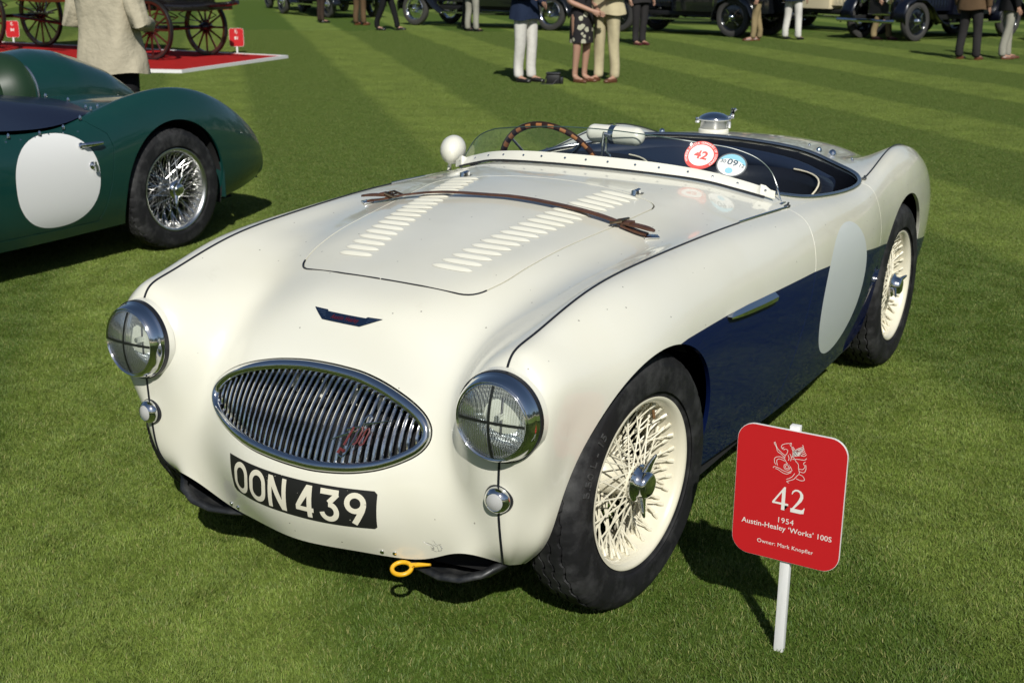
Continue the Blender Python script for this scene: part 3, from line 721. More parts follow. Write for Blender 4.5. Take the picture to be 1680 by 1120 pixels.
nt_.links.new(wvn.outputs[1], mul.inputs[0]); nt_.links.new(mul.outputs[0], adn.inputs[0]); nt_.links.new(outn.inputs[0].links[0].from_socket, adn.inputs[1]); nt_.links.new(dff.outputs[0], adn.inputs[2]); nt_.links.new(adn.outputs[0], outn.inputs[0])
for nd in nt_.nodes:
    if nd.type == 'BSDF_GLOSSY': nt_.links.new(bpn.outputs[0], nd.inputs['Normal']); nd.inputs['Roughness'].default_value = .05
M['reflector'] = mat('lamp_reflector', (.95, .96, .97), .24, 1)
t = NT(M['reflector']); v = t.coord()
wv = t.n('ShaderNodeTexWave'); wv.bands_direction = 'Y'; wv.inputs['Scale'].default_value = 44; wv.inputs['Distortion'].default_value = 1.0; wv.inputs['Detail'].default_value = 1; t.l(v, wv.inputs[0])
wz = t.n('ShaderNodeTexWave'); wz.bands_direction = 'Z'; wz.inputs['Scale'].default_value = 22; wz.inputs['Distortion'].default_value = 1.5; t.l(v, wz.inputs[0])
t.bump(t.math('ADD', wv.outputs[1], t.math('MULTIPLY', wz.outputs[1], .5)), .9, .004)
def dome(rad, bulge, n=10, m=48, x0=0):
    V = [(x0 + bulge, 0, 0)]; 
    for i in range(1, n + 1):
        r = rad * i / n; x = x0 + bulge * (1 - (i / n) ** 2)
        for k in range(m): a = 2 * math.pi * k / m; V.append((x, r * math.cos(a), r * math.sin(a)))
    F = [(0, 1 + k, 1 + (k + 1) % m) for k in range(m)]
    for i in range(n - 1):
        for k in range(m): F.append((1 + i * m + k, 1 + (i + 1) * m + k, 1 + (i + 1) * m + (k + 1) % m, 1 + i * m + (k + 1) % m))
    return V, F
def axis_to(d, up=(0, 0, 1)):
    x = Vector(d).normalized(); z = Vector(up); z = (z - x * z.dot(x)).normalized(); y = z.cross(x)
    return Matrix(((x.x, y.x, z.x, 0), (x.y, y.y, z.y, 0), (x.z, y.z, z.z, 0), (0, 0, 0, 1)))
for s in (1, -1):
    h = empty('headlamp', (.5385 * s, -.450, .606), 0, CAR); h.rotation_mode = 'QUATERNION'; h.scale = (.90, .97, .97)
    h.rotation_quaternion = axis_to((.05 * s, -1, .035)).to_quaternion()
    b = MB(); b.lathe([(-.03, .102), (-.002, .103), (.003, .1025), (.006, .100), (.0135, .0985), (.025, .0955), (.032, .0922), (.035, .0900), (.033, .0885), (.0325, .0872), (.036, .0855), (.0370, .0838), (.035, .0820), (.028, .0812)], 72)
    b.build('chrome_ring', M['chrome'], h, auto=60)
    b = MB(); V1, F1 = dome(.0828, .022, 10, 56, .034); V2, F2 = dome(.0828, .022, 10, 56, .0305)
    b.add(V1, F1); b.add(V2, [f[::-1] for f in F2]); nb = len(V1)
    for k in range(56): i = 1 + 9 * 56; b.F.append([i + k, i + nb + k, i + nb + (k + 1) % 56, i + (k + 1) % 56]); b.M.append(0)
    b.build('lens', M['lens'], h)
    b = MB(); V1, F1 = dome(.083, -.055, 10, 48, .028); b.add(V1, F1); b.lathe([(.012, 0), (.010, .007), (-.015, .008)], 14); b.build('reflector', M['reflector'], h)
    b = MB(); b.lathe([(-.002, .1035), (-.010, .1045), (-.030, .108)], 64); b.build('lamp_collar', M['cream_plain'], h)
    # tape cross over the glass
    for nm, ax in (('tape', 0), ('tape', 1)):
        Vv = []; Ff = []; K = 20
        for i in range(K + 1):
            q = -.0815 + .163 * i / K
            for e in (-.0034, .0034):
                yy, zz = (q, e + .004 * math.cos(q * 20)) if ax == 0 else (e + .003, q); rr_ = min(math.hypot(yy, zz) / .0828, 1)
                Vv.append((.034 + .022 * (1 - rr_ ** 2) + .0012 + (.0004 if ax else 0), yy, zz))
        for i in range(K): Ff.append((2 * i, 2 * i + 2, 2 * i + 3, 2 * i + 1))
        obj(nm, Vv, Ff, M['tape'], h)
    # rubber gasket between ring and wing
    b = MB(); b.lathe([(-.012, .099), (-.012, .1055), (.0005, .1050), (.001, .102)], 64); b.build('gasket', M['trim'], h)
    # side lamp
    p, n = on_front(.530 * s, .411, 0)
    d = Vector((.10 * s, -1, .02)); e = empty('side_lamp', (.530 * s, -.437, .411), 0, CAR); e.rotation_mode = 'QUATERNION'; e.rotation_quaternion = axis_to(d).to_quaternion()
    b = MB(); b.lathe([(-.01, .034), (-.002, .0345), (.003, .033), (.004, .0305)], 40); b.build('gasket', M['trim'], e)
    b = MB(); b.lathe([(.0, .0310), (.006, .0312), (.014, .0285), (.020, .0235), (.022, .0205), (.0215, .0195)], 40); b.build('chrome_ring', M['chrome'], e, auto=60)
    V1, F1 = dome(.0198, .006, 6, 30, .0212); b = MB(); b.add(V1, F1)
    b.build('lens', M.setdefault('frosted', mat('frosted_glass', (.46, .46, .45), .35, 0, .6)), e)

# cracked paint by the lower lip
rng_ = np.random.RandomState(2)
for q in range(7):
    x, z = .335 + rng_.rand() * .045, .232 + rng_.rand() * .02; pts = []
    for k in range(5): pts.append(on_front(x, z, .0003)[0]); x += rng_.normal() * .006 - .002; z += .006 * rng_.rand()
    MB().tube(pts, .0004, 4).build('paint_crack', M['dull'], CAR)
# ------------------------------------------------------------------ grille
GR = empty('grille', (0, 0, 0), 0, CAR)
N = len(GRILLE); cen = np.array([0, .497])
ringV = []; ringF = []
prof = [(-.020, -.030), (-.0185, -.002), (-.0165, .0045), (-.012, .0085), (-.006, .0095), (.0, .0055), (.0025, .0015), (.003, -.004)]   # (across: - is inward, off surface)
for i in range(N):
    a, b_ = GRILLE[i - 1], GRILLE[(i + 1) % N]; tg = np.array(b_) - np.array(a); tg /= np.linalg.norm(tg); nr = np.array([tg[1], -tg[0]])
    if nr @ (GRILLE[i] - cen) < 0: nr = -nr
    for (q, off) in prof:
        x, z = GRILLE[i] + nr * q
        p, n_ = on_front(x, z, 0)
        ringV.append(p + n_ * off)
K = len(prof)
for i in range(N):
    j = (i + 1) % N
    for k in range(K - 1): ringF.append((i * K + k, i * K + k + 1, j * K + k + 1, j * K + k))
obj('grille_surround', ringV, ringF, M['chrome'], GR, smooth=True, auto=60)
Gp = np.array(GRILLE)
M['slat'] = mat('slat_chrome', (.78, .78, .77), .10, 1)
t = NT(M['slat']); t.l(t.mix(t.ramp(t.noise(t.coord(), 40, 5, .7), [(.5, 0), (.72, 1)]), (.78, .78, .77), (.34, .32, .28)), t.b.inputs['Base Color'])
for k in range(36):
    x = -.336 + .640 * k / 35 + 1e-4
    # crossing heights of the inner outline
    zs = []
    for i in range(N):
        (x0, z0), (x1, z1) = Gp[i], Gp[(i + 1) % N]
        if (x0 - x) * (x1 - x) < 0: zs.append(z0 + (z1 - z0) * (x - x0) / (x1 - x0))
    if len(zs) < 2: continue
    zl, zh = min(zs) + .012, max(zs) - .008
    if zh - zl < .02: continue
    pts = []
    for q in np.linspace(0, 1, 15):
        z = zl + (zh - zl) * q; p, n_ = on_front(x, z, 0)
        dd = .016 - .008 * math.sin(math.pi * min(1, q)) ; pts.append(p + Vector((0, dd + (.018 * max(0, q - .86) / .14), 0)))
    MB().tube(pts, .0044, 8, flat=((1, 0, 0), 1.0)).build('slat', M['slat'], GR)
# radiator and stone guard behind
Vv = []
b = MB(); b.box((0, -.20, .50), (.66, .02, .26)); b.build('radiator', M['black'], GR, smooth=False)
b = MB()
for x in (-.19, -.10, 0.0, .08, .17, .24):
    b.add([(x - .011, -.27, .44), (x + .011, -.27, .44), (x + .006, -.25, .53), (x - .006, -.25, .53)], [(0, 1, 2, 3)])
b.build('stiffener', M['cream_plain'], GR, smooth=False)
# script badge on the slats: flash with the number 100
M['badge_red2'] = mat('badge_red_enamel', (.13, .025, .025), .35)
fb = empty('flash_badge', (0, 0, 0), 0, GR)
def gpt(x, z, off): 
    p, n_ = on_front(x, z, 0); return p + Vector((0, .002 - off, 0))
def ribbon(name, pts2, w, m_, off, parent, lift=.002):
    P = [gpt(x - .041, z + .029, off) for x, z in pts2]; b = MB(); b.tube(P, w if hasattr(w, '__len__') else [w] * len(P), 6); return b.build(name, m_, parent)
ribbon('flash', [(.125, .437), (.165, .455), (.160, .462), (.235, .486)], [.0008, .003, .003, .0008], M['chrome'], .006, fb)
ribbon('flash', [(.150, .445), (.200, .470), (.198, .478), (.262, .492)], [.0008, .003, .003, .0008], M['chrome'], .006, fb)
for dx in (0, .018, .036):
    if dx == 0: ribbon('digit', [(.166, .432), (.176, .470)], .0026, M['badge_red2'], .010, fb)
    else: ribbon('digit', [(.166 + dx, .440), (.171 + dx, .436), (.177 + dx, .441), (.183 + dx, .466), (.180 + dx, .472), (.174 + dx, .469), (.166 + dx, .440)], .0020, M['badge_red2'], .010, fb)
ribbon('scroll', [(.160, .412), (.170, .408), (.178, .416), (.186, .440), (.200, .492), (.208, .500), (.216, .494), (.212, .484)], .0022, M['chrome'], .012, fb)
ribbon('scroll', [(.157, .415), (.160, .424), (.172, .420)], .004, M['badge_red2'], .010, fb)

# ------------------------------------------------------------------ number plate painted on the nose
PL = empty('number_plate', (0, 0, 0), 0, CAR)
def drape(poly2, name, m_, off, parent, step=.012, front=True):
    """flat polygon (x,z) laid over the nose: subdivided and pressed on"""
    bm = bmesh.new(); vs_ = [bm.verts.new((x, 0, z)) for x, z in poly2]; bm.faces.new(vs_)
    xs_ = [p[0] for p in poly2]; zs_ = [p[1] for p in poly2]
    for x in np.arange(min(xs_), max(xs_), step)[1:]: bmesh.ops.bisect_plane(bm, geom=bm.verts[:] + bm.edges[:] + bm.faces[:], plane_co=(x, 0, 0), plane_no=(1, 0, 0))
    for z in np.arange(min(zs_), max(zs_), step)[1:]: bmesh.ops.bisect_plane(bm, geom=bm.verts[:] + bm.edges[:] + bm.faces[:], plane_co=(0, 0, z), plane_no=(0, 0, 1))
    bmesh.ops.triangulate(bm, faces=bm.faces[:])
    bm.verts.index_update()
    V_, N_ = [], []
    for v_ in bm.verts:
        p, n_ = on_front(v_.co.x, v_.co.z, 0); V_.append(p + n_ * off); N_.append(n_)
    F_ = [[q.index for q in f.verts] for f in bm.faces]; bm.free()
    return obj(name, V_, F_, m_, parent, smooth=True)
drape([(-.226, .370), (.219, .371), (.226, .364), (.222, .281), (.216, .276), (-.205, .279), (-.214, .285)], 'plate_ground', M['plate_black'], .0014, PL)
def strip(outer, inner, name):
    """ring-like glyph between two equally long outlines"""
    V_ = []; F_ = []; n_ = len(outer)
    for (a, b_) in zip(outer, inner):
        for q in (0, .5, 1): V_.append((a[0] + (b_[0] - a[0]) * q, a[1] + (b_[1] - a[1]) * q))
    for i in range(n_ - 1):
        for k in (0, 1): F_.append((i * 3 + k, i * 3 + k + 1, (i + 1) * 3 + k + 1, (i + 1) * 3 + k))
    W_ = []
    for x, z in V_:
        p, n2 = on_front(x, z, 0); W_.append(p + n2 * .0024)
    return obj(name, W_, F_, M['plate_letter'], PL, smooth=True)
def thick(pts2, w):
    P = [np.array(p, float) for p in pts2]; o_, i_ = [], []
    for k in range(len(P)):
        a = P[max(k - 1, 0)]; b_ = P[min(k + 1, len(P) - 1)]; tg = (b_ - a) / (np.linalg.norm(b_ - a) + 1e-9); nr = np.array([-tg[1], tg[0]])
        o_.append(P[k] + nr * w / 2); i_.append(P[k] - nr * w / 2)
    return o_, i_
ZB, ZT, SW = .2850, .3635, .0128
def O_glyph(cx, wd, name='letter'):
    pts = []; r = wd / 2 - SW / 2; zt, zb = ZT - SW / 2, ZB + SW / 2
    for a in np.linspace(0, math.pi, 16): pts.append((cx + r * math.cos(a), zt - r + r * math.sin(a)))
    for a in np.linspace(math.pi, 2 * math.pi, 16): pts.append((cx + r * math.cos(a), zb + r + r * math.sin(a)))
    pts.append(pts[0]); o_, i_ = thick(pts[:-1] + [pts[0]], SW)
    o_[0] = o_[-1] = (o_[0] + o_[-1]) / 2; i_[0] = i_[-1] = (i_[0] + i_[-1]) / 2
    strip(o_, i_, name)
O_glyph(-.1715, .059); O_glyph(-.1045, .059)
x0 = -.066; x1 = -.008
drape([(x0, ZB), (x0 + SW, ZB), (x0 + SW, ZT - .026), (x1 - SW * 1.15, ZB), (x1, ZB), (x1, ZT), (x1 - SW, ZT), (x1 - SW, ZB + .026), (x0 + SW * 1.15, ZT), (x0, ZT)], 'letter', M['plate_letter'], .0024, PL)
x0 = .022
drape([(x0 + .032, ZB), (x0 + .045, ZB), (x0 + .045, ZB + .014), (x0 + .050, ZB + .014), (x0 + .050, ZB + .025), (x0 + .045, ZB + .025), (x0 + .045, ZT), (x0 + .029, ZT), (x0, ZB + .026), (x0, ZB + .014), (x0 + .032, ZB + .014)], 'digit', M['plate_letter'], .0024, PL)
# the opening in the 4
drape([(x0 + .0135, ZB + .0255), (x0 + .032, ZB + .0255), (x0 + .032, ZB + .052)], 'digit_opening', M['plate_black'], .0029, PL)
x0 = .089
pts = [(x0 + .001, ZT - SW / 2), (x0 + .025, ZT - SW / 2), (x0 + .0475, ZT - SW / 2)]
strip(*thick(pts, SW), 'digit')
pts = [(x0 + .0445, ZT - SW * .7), (x0 + .034, ZT - .021), (x0 + .0235, ZT - .032)]
o_, i_ = thick(pts, SW); strip(o_, i_, 'digit')
c_ = (x0 + .0245, ZB + .0245); r = .0245 - SW / 2 + .0005
pts = [(c_[0] + r * math.cos(a), c_[1] + r * math.sin(a)) for a in np.linspace(R(95), R(-172), 24)]
strip(*thick(pts, SW), 'digit')
c_ = (.1765, ZT - .0255); r = .0255 - SW / 2
pts = [(c_[0] + r * math.cos(a), c_[1] + r * math.sin(a)) for a in np.linspace(0, 2 * math.pi, 28)]
strip(*thick(pts, SW), 'digit')
strip(*thick([(c_[0] + r + .0002, c_[1] - .003), (c_[0] + r - .004, c_[1] - .018), (c_[0] + .003, ZB + .012), (c_[0] - .004, ZB + .001)], SW * 1.02), 'digit')

# ------------------------------------------------------------------ winged badge
BG = empty('winged_badge', (0, 0, 0), 0, CAR)
drape([(-.107, .7125), (-.063, .7125), (-.059, .7095), (.056, .7085), (.060, .7110), (.102, .7110), (.047, .6905), (-.069, .6920)], 'badge_plate', M['badge_blue'], .0025, BG, .01)
wings = []
for s in (1, -1):
    for k in range(4):
        z = .7085 - k * .0038; xo = .094 - k * .0115; xi = .0655 - k * .0018
        drape([(s * xi, z), (s * xo, z), (s * (xo - .0025), z - .0013), (s * xi, z - .0013)][::1], 'feather', M['chrome'], .0032, BG, .02)
def text_mesh(s, size, bold=0.0, spacing=1.0, shear=0):
    cu = bpy.data.curves.new('t', 'FONT'); cu.body = s; cu.size = size; cu.align_x = 'CENTER'; cu.align_y = 'CENTER'; cu.offset = bold; cu.space_character = spacing; cu.shear = shear; cu.resolution_u = 4
    o = bpy.data.objects.new('t', cu); me = bpy.data.meshes.new_from_object(o); V_ = [(v_.co.x, v_.co.y) for v_ in me.vertices]; F_ = [list(p.vertices) for p in me.polygons]
    bpy.data.objects.remove(o); bpy.data.curves.remove(cu); bpy.data.meshes.remove(me); return V_, F_
M['badge_red'] = mat('badge_red', (.11, .006, .010), .4)
V_, F_ = text_mesh('Austin Healey', .0125, .0001, 1.15, .4)
obj('script', [on_front(x - .003, .7005 + z, .0034)[0] for x, z in V_], F_, M['badge_red'], BG)

# ------------------------------------------------------------------ bonnet louvres, strap, hinges
def louvre(x, y, s):
    hw, L_ = (.0625 if s > 0 else .056), .0205
    V_ = []; nx, ny = 17, 9
    for i in range(nx):
        q = -1 + 2 * i / (nx - 1); xx = x + q * hw
        tap = max(0.0, 1 - abs(q) ** 4.0) ** .8
        for j in range(ny):
            p_ = j / (ny - 1)
            yy = y - L_ * .5 * tap + L_ * p_ * tap
            hgt = .0068 * tap * (math.sin(math.pi * min(1, p_ / 1.35)) ** 1.0 if p_ < .9 else math.sin(math.pi * .9 / 1.35) * (1 - p_) / .1)
            p, n_ = on_top(xx, yy, .0008 + hgt); V_.append(p)
    F_ = [(i * ny + j, (i + 1) * ny + j, (i + 1) * ny + j + 1, i * ny + j + 1) for i in range(nx - 1) for j in range(ny - 1)]
    return obj('louvre', V_, F_, M['cream'], BONNET, smooth=True, auto=50)
for s in (1, -1):
    for k in range(20):
        q = k / 19; louvre(s * ((.1385 + .122 * q) if s > 0 else (.166 + .112 * q)), -.045 + .693 * q + 0.02, s)
# strap: curve across the bonnet
def strap_pt(x, lift=0):
    y = .452 + .02 * math.cos(x * 3) ; p, n_ = on_top(x, y - .03 * (abs(x) / .5), .004 + lift); return p
def band(name, pts, width, th, m_, parent, dirv=(0, 1, 0)):
    V_ = []; F_ = []
    for i, p in enumerate(pts):
        w_ = width[i] if hasattr(width, '__len__') else width
        d = Vector(dirv)
        for (a, b_) in ((-1, 0), (-1, 1), (-.8, 1.25), (.8, 1.25), (1, 1), (1, 0)): V_.append(Vector(p) + d * (w_ / 2 * a) + Vector((0, 0, th * b_)))
    n_ = len(pts)
    for i in range(n_ - 1):
        for k in range(6): F_.append((i * 6 + k, i * 6 + (k + 1) % 6, (i + 1) * 6 + (k + 1) % 6, (i + 1) * 6 + k))
    F_.append([0, 1, 2, 3, 4, 5]); F_.append([(n_ - 1) * 6 + k for k in range(6)][::-1])
    return obj(name, V_, F_, m_, parent, smooth=True, auto=45)
ST = empty('bonnet_strap', (0, 0, 0), 0, CAR)
xs_ = np.linspace(-.40, .40, 41)
band('strap', [strap_pt(x, 0.0045 + .004 * math.exp(-((abs(x) - .25) / .12) ** 2) + .0008 * math.sin(x * 23)) for x in xs_], .027, .0035, M['leather_brown'], ST)
for s in (1, -1):
    # lower tail to the fixing plate, and the free end above it
    band('strap_end', [strap_pt(s * x, .002) for x in np.linspace(.385, .462, 8)], .029, .004, M['leather_brown'], ST)
    band('free_end', [strap_pt(s * x, .012 + .006 * math.sin((x - .40) * 30) + .02 * max(0, x - .44)) for x in np.linspace(.385, .487, 12)], [.031] * 8 + [.030, .028, .020, .010], .005, M['leather_brown'], ST)
    p = strap_pt(s * .405, .012)
    band('keeper', [p + Vector((q, 0, .004)) for q in (-.009, .009)], .036, .006, M['leather_brown'], ST)
    b = MB(); c_ = strap_pt(s * .375, .010)
    b.tube([c_ + Vector((sx_ * .016, sy_ * .023, .004 + .004 * sx_ * s)) for sx_, sy_ in ((-1, -1), (1, -1), (1, 1), (-1, 1))], .0036, 6, closed=True); b.tube([c_ + Vector((-.004, -.022, .003)), c_ + Vector((-.004, .022, .003))], .003, 6)
    b.tube([c_ + Vector((-.004, 0, .006)), c_ + Vector((s * .016, 0, .011))], .002, 6)
    b.build('buckle', M.setdefault('bronze', mat('buckle_metal', (.32, .24, .17), .3, 1)), ST)
    c_ = on_top(s * .474, .432, .0)[0]; n_ = on_top(s * .474, .432)[1]
    T = Matrix.Translation(c_ + n_ * .004) @ n_.to_track_quat('Z', 'Y').to_matrix().to_4x4()
    b = MB(); b.box((0, 0, 0), (.042, .032, .004), 0, T, .0015)
    for q in (-.007, .007): b.lathe([(0, .003), (.0015, .0025), (.002, 0)], 8, T=T @ Matrix.Translation((s * q + s * .006, 0, .002)) @ Matrix.Rotation(R(-90), 4, 'Y'))
    b.build('fixing_plate', M['chrome'], ST)
    # bonnet hinge
    hg = empty('bonnet_hinge', on_top(s * .298, .705)[0], 0, CAR)
    b = MB(); b.tube([(0, -.017, .002), (0, -.015, .014), (0, .012, .016), (0, .016, .004)], [.0035, .004, .004, .0035], 8, flat=((1, 0, 0), 2.2)); b.build('hinge_arm', M['chrome'], hg)
    b = MB(); b.box((0, .022, .002), (.022, .018, .004), bev=.0015); b.box((0, .012, .006), (.008, .012, .01)); b.build('hinge_foot', M['dull'], hg, smooth=False)

# ------------------------------------------------------------------ windscreen
WS = empty('windscreen', (0, 0, 0), 0, CAR)
sb = [(0, .955, .0), (.12, .960, 0), (.236, .975, 0), (.30, .985, 0), (.384, 1.005, 0), (.472, 1.037, 0), (.532, 1.060, 0), (.583, 1.088, 0)]
tp = [(0, .985, 1.026), (.10, .988, 1.024), (.196, 1.000, 1.017), (.29, 1.03, 1.006), (.372, 1.072, .993), (.428, 1.10, .983), (.476, 1.118, .968), (.510, 1.128, .952), (.538, 1.135, .930), (.558, 1.137, .905), (.578, 1.130, .868)]
B_ = cr([(-x, y, z) for x, y, z in sb[::-1][:-1]] + sb, 6); T_ = cr([(-x, y, z) for x, y, z in tp[::-1][:-1]] + tp, 6)
def resample(P, n):
    P = np.array(P); s_ = np.concatenate([[0], np.cumsum(np.linalg.norm(np.diff(P, axis=0), axis=1))]); s_ /= s_[-1]
    return np.stack([np.interp(np.linspace(0, 1, n), s_, P[:, k]) for k in range(3)], 1)
NB = 81; B_ = resample(B_, NB); T_ = resample(T_, NB)
for i in range(NB): B_[i, 2] = on_top(B_[i, 0], B_[i, 1])[0].z + .006
V_ = []
NR = 9
for i in range(NB):
    for k in range(NR):
        q = k / (NR - 1); p = Vector(B_[i]) * (1 - q) + Vector(T_[i]) * q; V_.append(p)
F_ = [(i * NR + k, (i + 1) * NR + k, (i + 1) * NR + k + 1, i * NR + k + 1) for i in range(NB - 1) for k in range(NR - 1)]
obj('screen_pane', V_, F_, M['screen'], WS, smooth=True)
MB().tube([Vector(p) for p in T_], .0019, 5).build('screen_edge', M['screen_edge'], WS)
# painted strip: 30 mm high following the screen, slightly in front of it
def strip_row(i, h, off):
    d = Vector(T_[i]) - Vector(B_[i]); d.normalize(); i0_, i1_ = max(i - 1, 0), min(i + 1, NB - 1)
    tg = (Vector(B_[i1_]) - Vector(B_[i0_])).normalized(); nr = tg.cross(d).normalized()
    if nr.y > 0: nr = -nr
    dd_ = (Vector((0, 0, 1)) * .92 + Vector((0, .38, 0))).normalized() if False else d
    if abs(B_[i][0]) > .54: dd_ = (Vector((0, .15, 1))).normalized()
    return Vector(B_[i]) + dd_ * h + nr * off
V_ = []
hts = [(.0, .001), (.0, .0045), (.0305, .0045), (.032, .0035), (.032, .001)]
for i in range(NB):
    e = abs(i - (NB - 1) / 2) / ((NB - 1) / 2); f_ = 1.0 if e < .97 else .75
    for h, off in hts: V_.append(strip_row(i, (h + .001) * f_, off))
F_ = [(i * 5 + k, (i + 1) * 5 + k, (i + 1) * 5 + k + 1, i * 5 + k + 1) for i in range(NB - 1) for k in range(4)]
obj('screen_strip', V_, F_, M['cream_plain'], WS, smooth=True, auto=50)
MB().tube([strip_row(i, -.002, .003) for i in range(2, NB - 2)], .0036, 6).build('screen_seal', M['trim'], WS)
for i in np.linspace(2.2, NB - 3.2, 15):
    i = int(round(i)); p = strip_row(i, .018, .0048)
    b = MB(); b.lathe([(0, .0042), (.0012, .0036), (.0018, 0)], 10); q = b.build('strip_stud', M['chrome'], WS)
    j = min(i + 1, NB - 1); tg = (Vector(B_[j]) - Vector(B_[j - 1])).normalized(); nr = tg.cross(Vector(T_[j]) - Vector(B_[j])).normalized()
    if nr.y > 0: nr = -nr
    q.location = p; q.rotation_mode = 'QUATERNION'; q.rotation_quaternion = axis_to(nr).to_quaternion()
for s in (1, -1):
    b = MB(); b.tube([(s * .574, 1.128, .875), (s * .592, 1.128, .826)], .003, 6); b.box((s * .595, 1.118, .822), (.02, .045, .008), bev=.002); b.build('screen_stay', M['chrome'], WS)
# discs on the screen
def screen_pt(u_, h, off):
    """u_: index along; h: metres above the base"""
    i = int(u_); fr_ = u_ - i; a = strip_row(i, h, off); b_ = strip_row(min(i + 1, NB - 1), h, off); return a.lerp(b_, fr_)
def near_u(x): return float(np.interp(x, B_[:, 0], np.arange(NB)))
def disc_poly(name, ux, hz, r0, r1, m_, off, parent, n=40):
    V_ = []; F_ = []
    for k in range(n):
        a = 2 * math.pi * k / n
        for r_ in (r0, r1):
            V_.append(screen_pt(near_u(ux + r_ * math.cos(a) * .96), hz + r_ * math.sin(a), off))
    for k in range(n): j = (k + 1) % n; F_.append((2 * k, 2 * k + 1, 2 * j + 1, 2 * j))
    return obj(name, V_, F_, m_, parent, smooth=True)
def disc_text(s, ux, hz, size, m_, off, parent, bold=.0002, rot=0):
    V2, F2 = text_mesh(s, size, bold); c_, s_ = math.cos(rot), math.sin(rot)
    obj('lettering', [screen_pt(near_u(ux + (x * c_ - y * s_)), hz + x * s_ + y * c_, off) for x, y in V2], F2, m_, parent)
M['disc_white'] = mat('disc_white', (.74, .74, .72), .5); M['disc_red'] = mat('disc_red', (.62, .03, .02), .5)
M['disc_blue'] = mat('disc_blue', (.22, .52, .66), .5); M['disc_ink'] = mat('disc_ink', (.02, .06, .10), .5)
DX, DH = .345, .081
d1 = empty('entry_disc', (0, 0, 0), 0, WS)
disc_poly('disc', DX, DH, .0001, .0465, M['disc_white'], .002, d1); disc_poly('disc_border', DX, DH, .0365, .0485, M['disc_red'], .0024, d1)
disc_text('42', DX, DH, .038, M['disc_red'], .0026, d1, .0012)
txt = 'WINDSOR CASTLE CONCOURS OF ELEGANCE'
for k, ch in enumerate(txt):
    if ch == ' ': continue
    a = R(215) - R(250) * k / (len(txt) - 1); disc_text(ch, DX + .0425 * math.cos(a) * .97, DH + .0425 * math.sin(a), .0088, M['disc_white'], .0027, d1, .0001, a - math.pi / 2)
EX, EH = .435, .074
d2 = empty('tax_disc', (0, 0, 0), 0, WS)
disc_poly('disc', EX, EH, .0001, .0385, M['disc_white'], .002, d2); disc_poly('disc_holder', EX, EH, .0385, .0425, mat('disc_holder', (.10, .11, .12), .3), .0022, d2)
V_ = []; 
for k in range(17):
    a = R(12) + R(156) * k / 16; V_ += [screen_pt(near_u(EX + .0383 * math.cos(a) * .96), EH + .0383 * math.sin(a), .0024), screen_pt(near_u(EX + .036 * math.cos(a) * .96), EH + max(.0105, .0383 * math.sin(a) * .55), .0024)]
obj('disc_band', V_, [(2 * k, 2 * k + 1, 2 * k + 3, 2 * k + 2) for k in range(16)], M['disc_blue'], d2)
disc_poly('disc_stamp', EX, EH - .021, .0001, .0105, M['disc_blue'], .0025, d2)
disc_text('09', EX, EH + .0085, .029, M['disc_ink'], .0028, d2, .0004); disc_text('30', EX - .025, EH + .006, .016, M['disc_ink'], .0028, d2, .0002); disc_text('12', EX + .0255, EH + .006, .016, M['disc_ink'], .0028, d2, .0002)
disc_text('ROADTAX', EX, EH - .0045, .0062, M['disc_ink'], .0028, d2, .0001) if False else None

# ------------------------------------------------------------------ mirrors
mr = empty('driving_mirror', (.058, 1.045, 1.003), 0, CAR)
b = MB(); b.lathe([(-.104 + .028 * (1 - math.cos(a)), .0295 * math.sin(a)) for a in np.linspace(0.02, math.pi / 2, 10)] + [(.104 - .028 * (1 - math.cos(a)), .0295 * math.sin(a)) for a in np.linspace(math.pi / 2, .02, 10)], 36); b.build('mirror_shell', M['cream_plain'], mr)
b = MB(); b.lathe([(-.014, .0305), (.006, .0305)], 36); b.tube([(-.004, 0, .031), (-.004, 0, .036)], .005, 8); b.build('band', M['chrome'], mr)
b = MB(); b.tube([(-.022, -.034, .012), (-.026, -.034, -.02), (-.036, -.02, -.085)], .0042, 8); b.tube([(-.016, -.03, -.005), (-.016, -.03, -.052), (-.006, -.025, -.062), (-.002, -.02, -.09)], .0045, 8); b.tube([(-.022, -.034, .006), (-.004, -.028, .0), (-.004, -.02, -.012)], .006, 8); b.build('mirror_stalk', M['chrome'], mr)
mr.rotation_euler = (0, R(0), R(-4))
sm = empty('wing_mirror', (-.625, 1.13, .892), R(24), CAR); sm.scale = (1.08, 1.15, 1.22); sm.rotation_euler.y = R(14)
b = MB(); b.lathe([(-.052, .001), (-.050, .012), (-.040, .026), (-.024, .037), (-.004, .0425), (.014, .042), (.022, .040)], 32, T=Matrix.Rotation(R(90), 4, 'Z')); b.build('mirror_shell', M['cream_plain'], sm)
b = MB(); b.lathe([(.0225, 0), (.0225, .0395)], 32, T=Matrix.Rotation(R(90), 4, 'Z')); b.build('mirror_glass', M['mirror_face'], sm)
b = MB(); b.tube([(0, 0, -.038), (.006, .0, -.09)], .006, 8); b.build('mirror_foot', M['cream_plain'], sm)

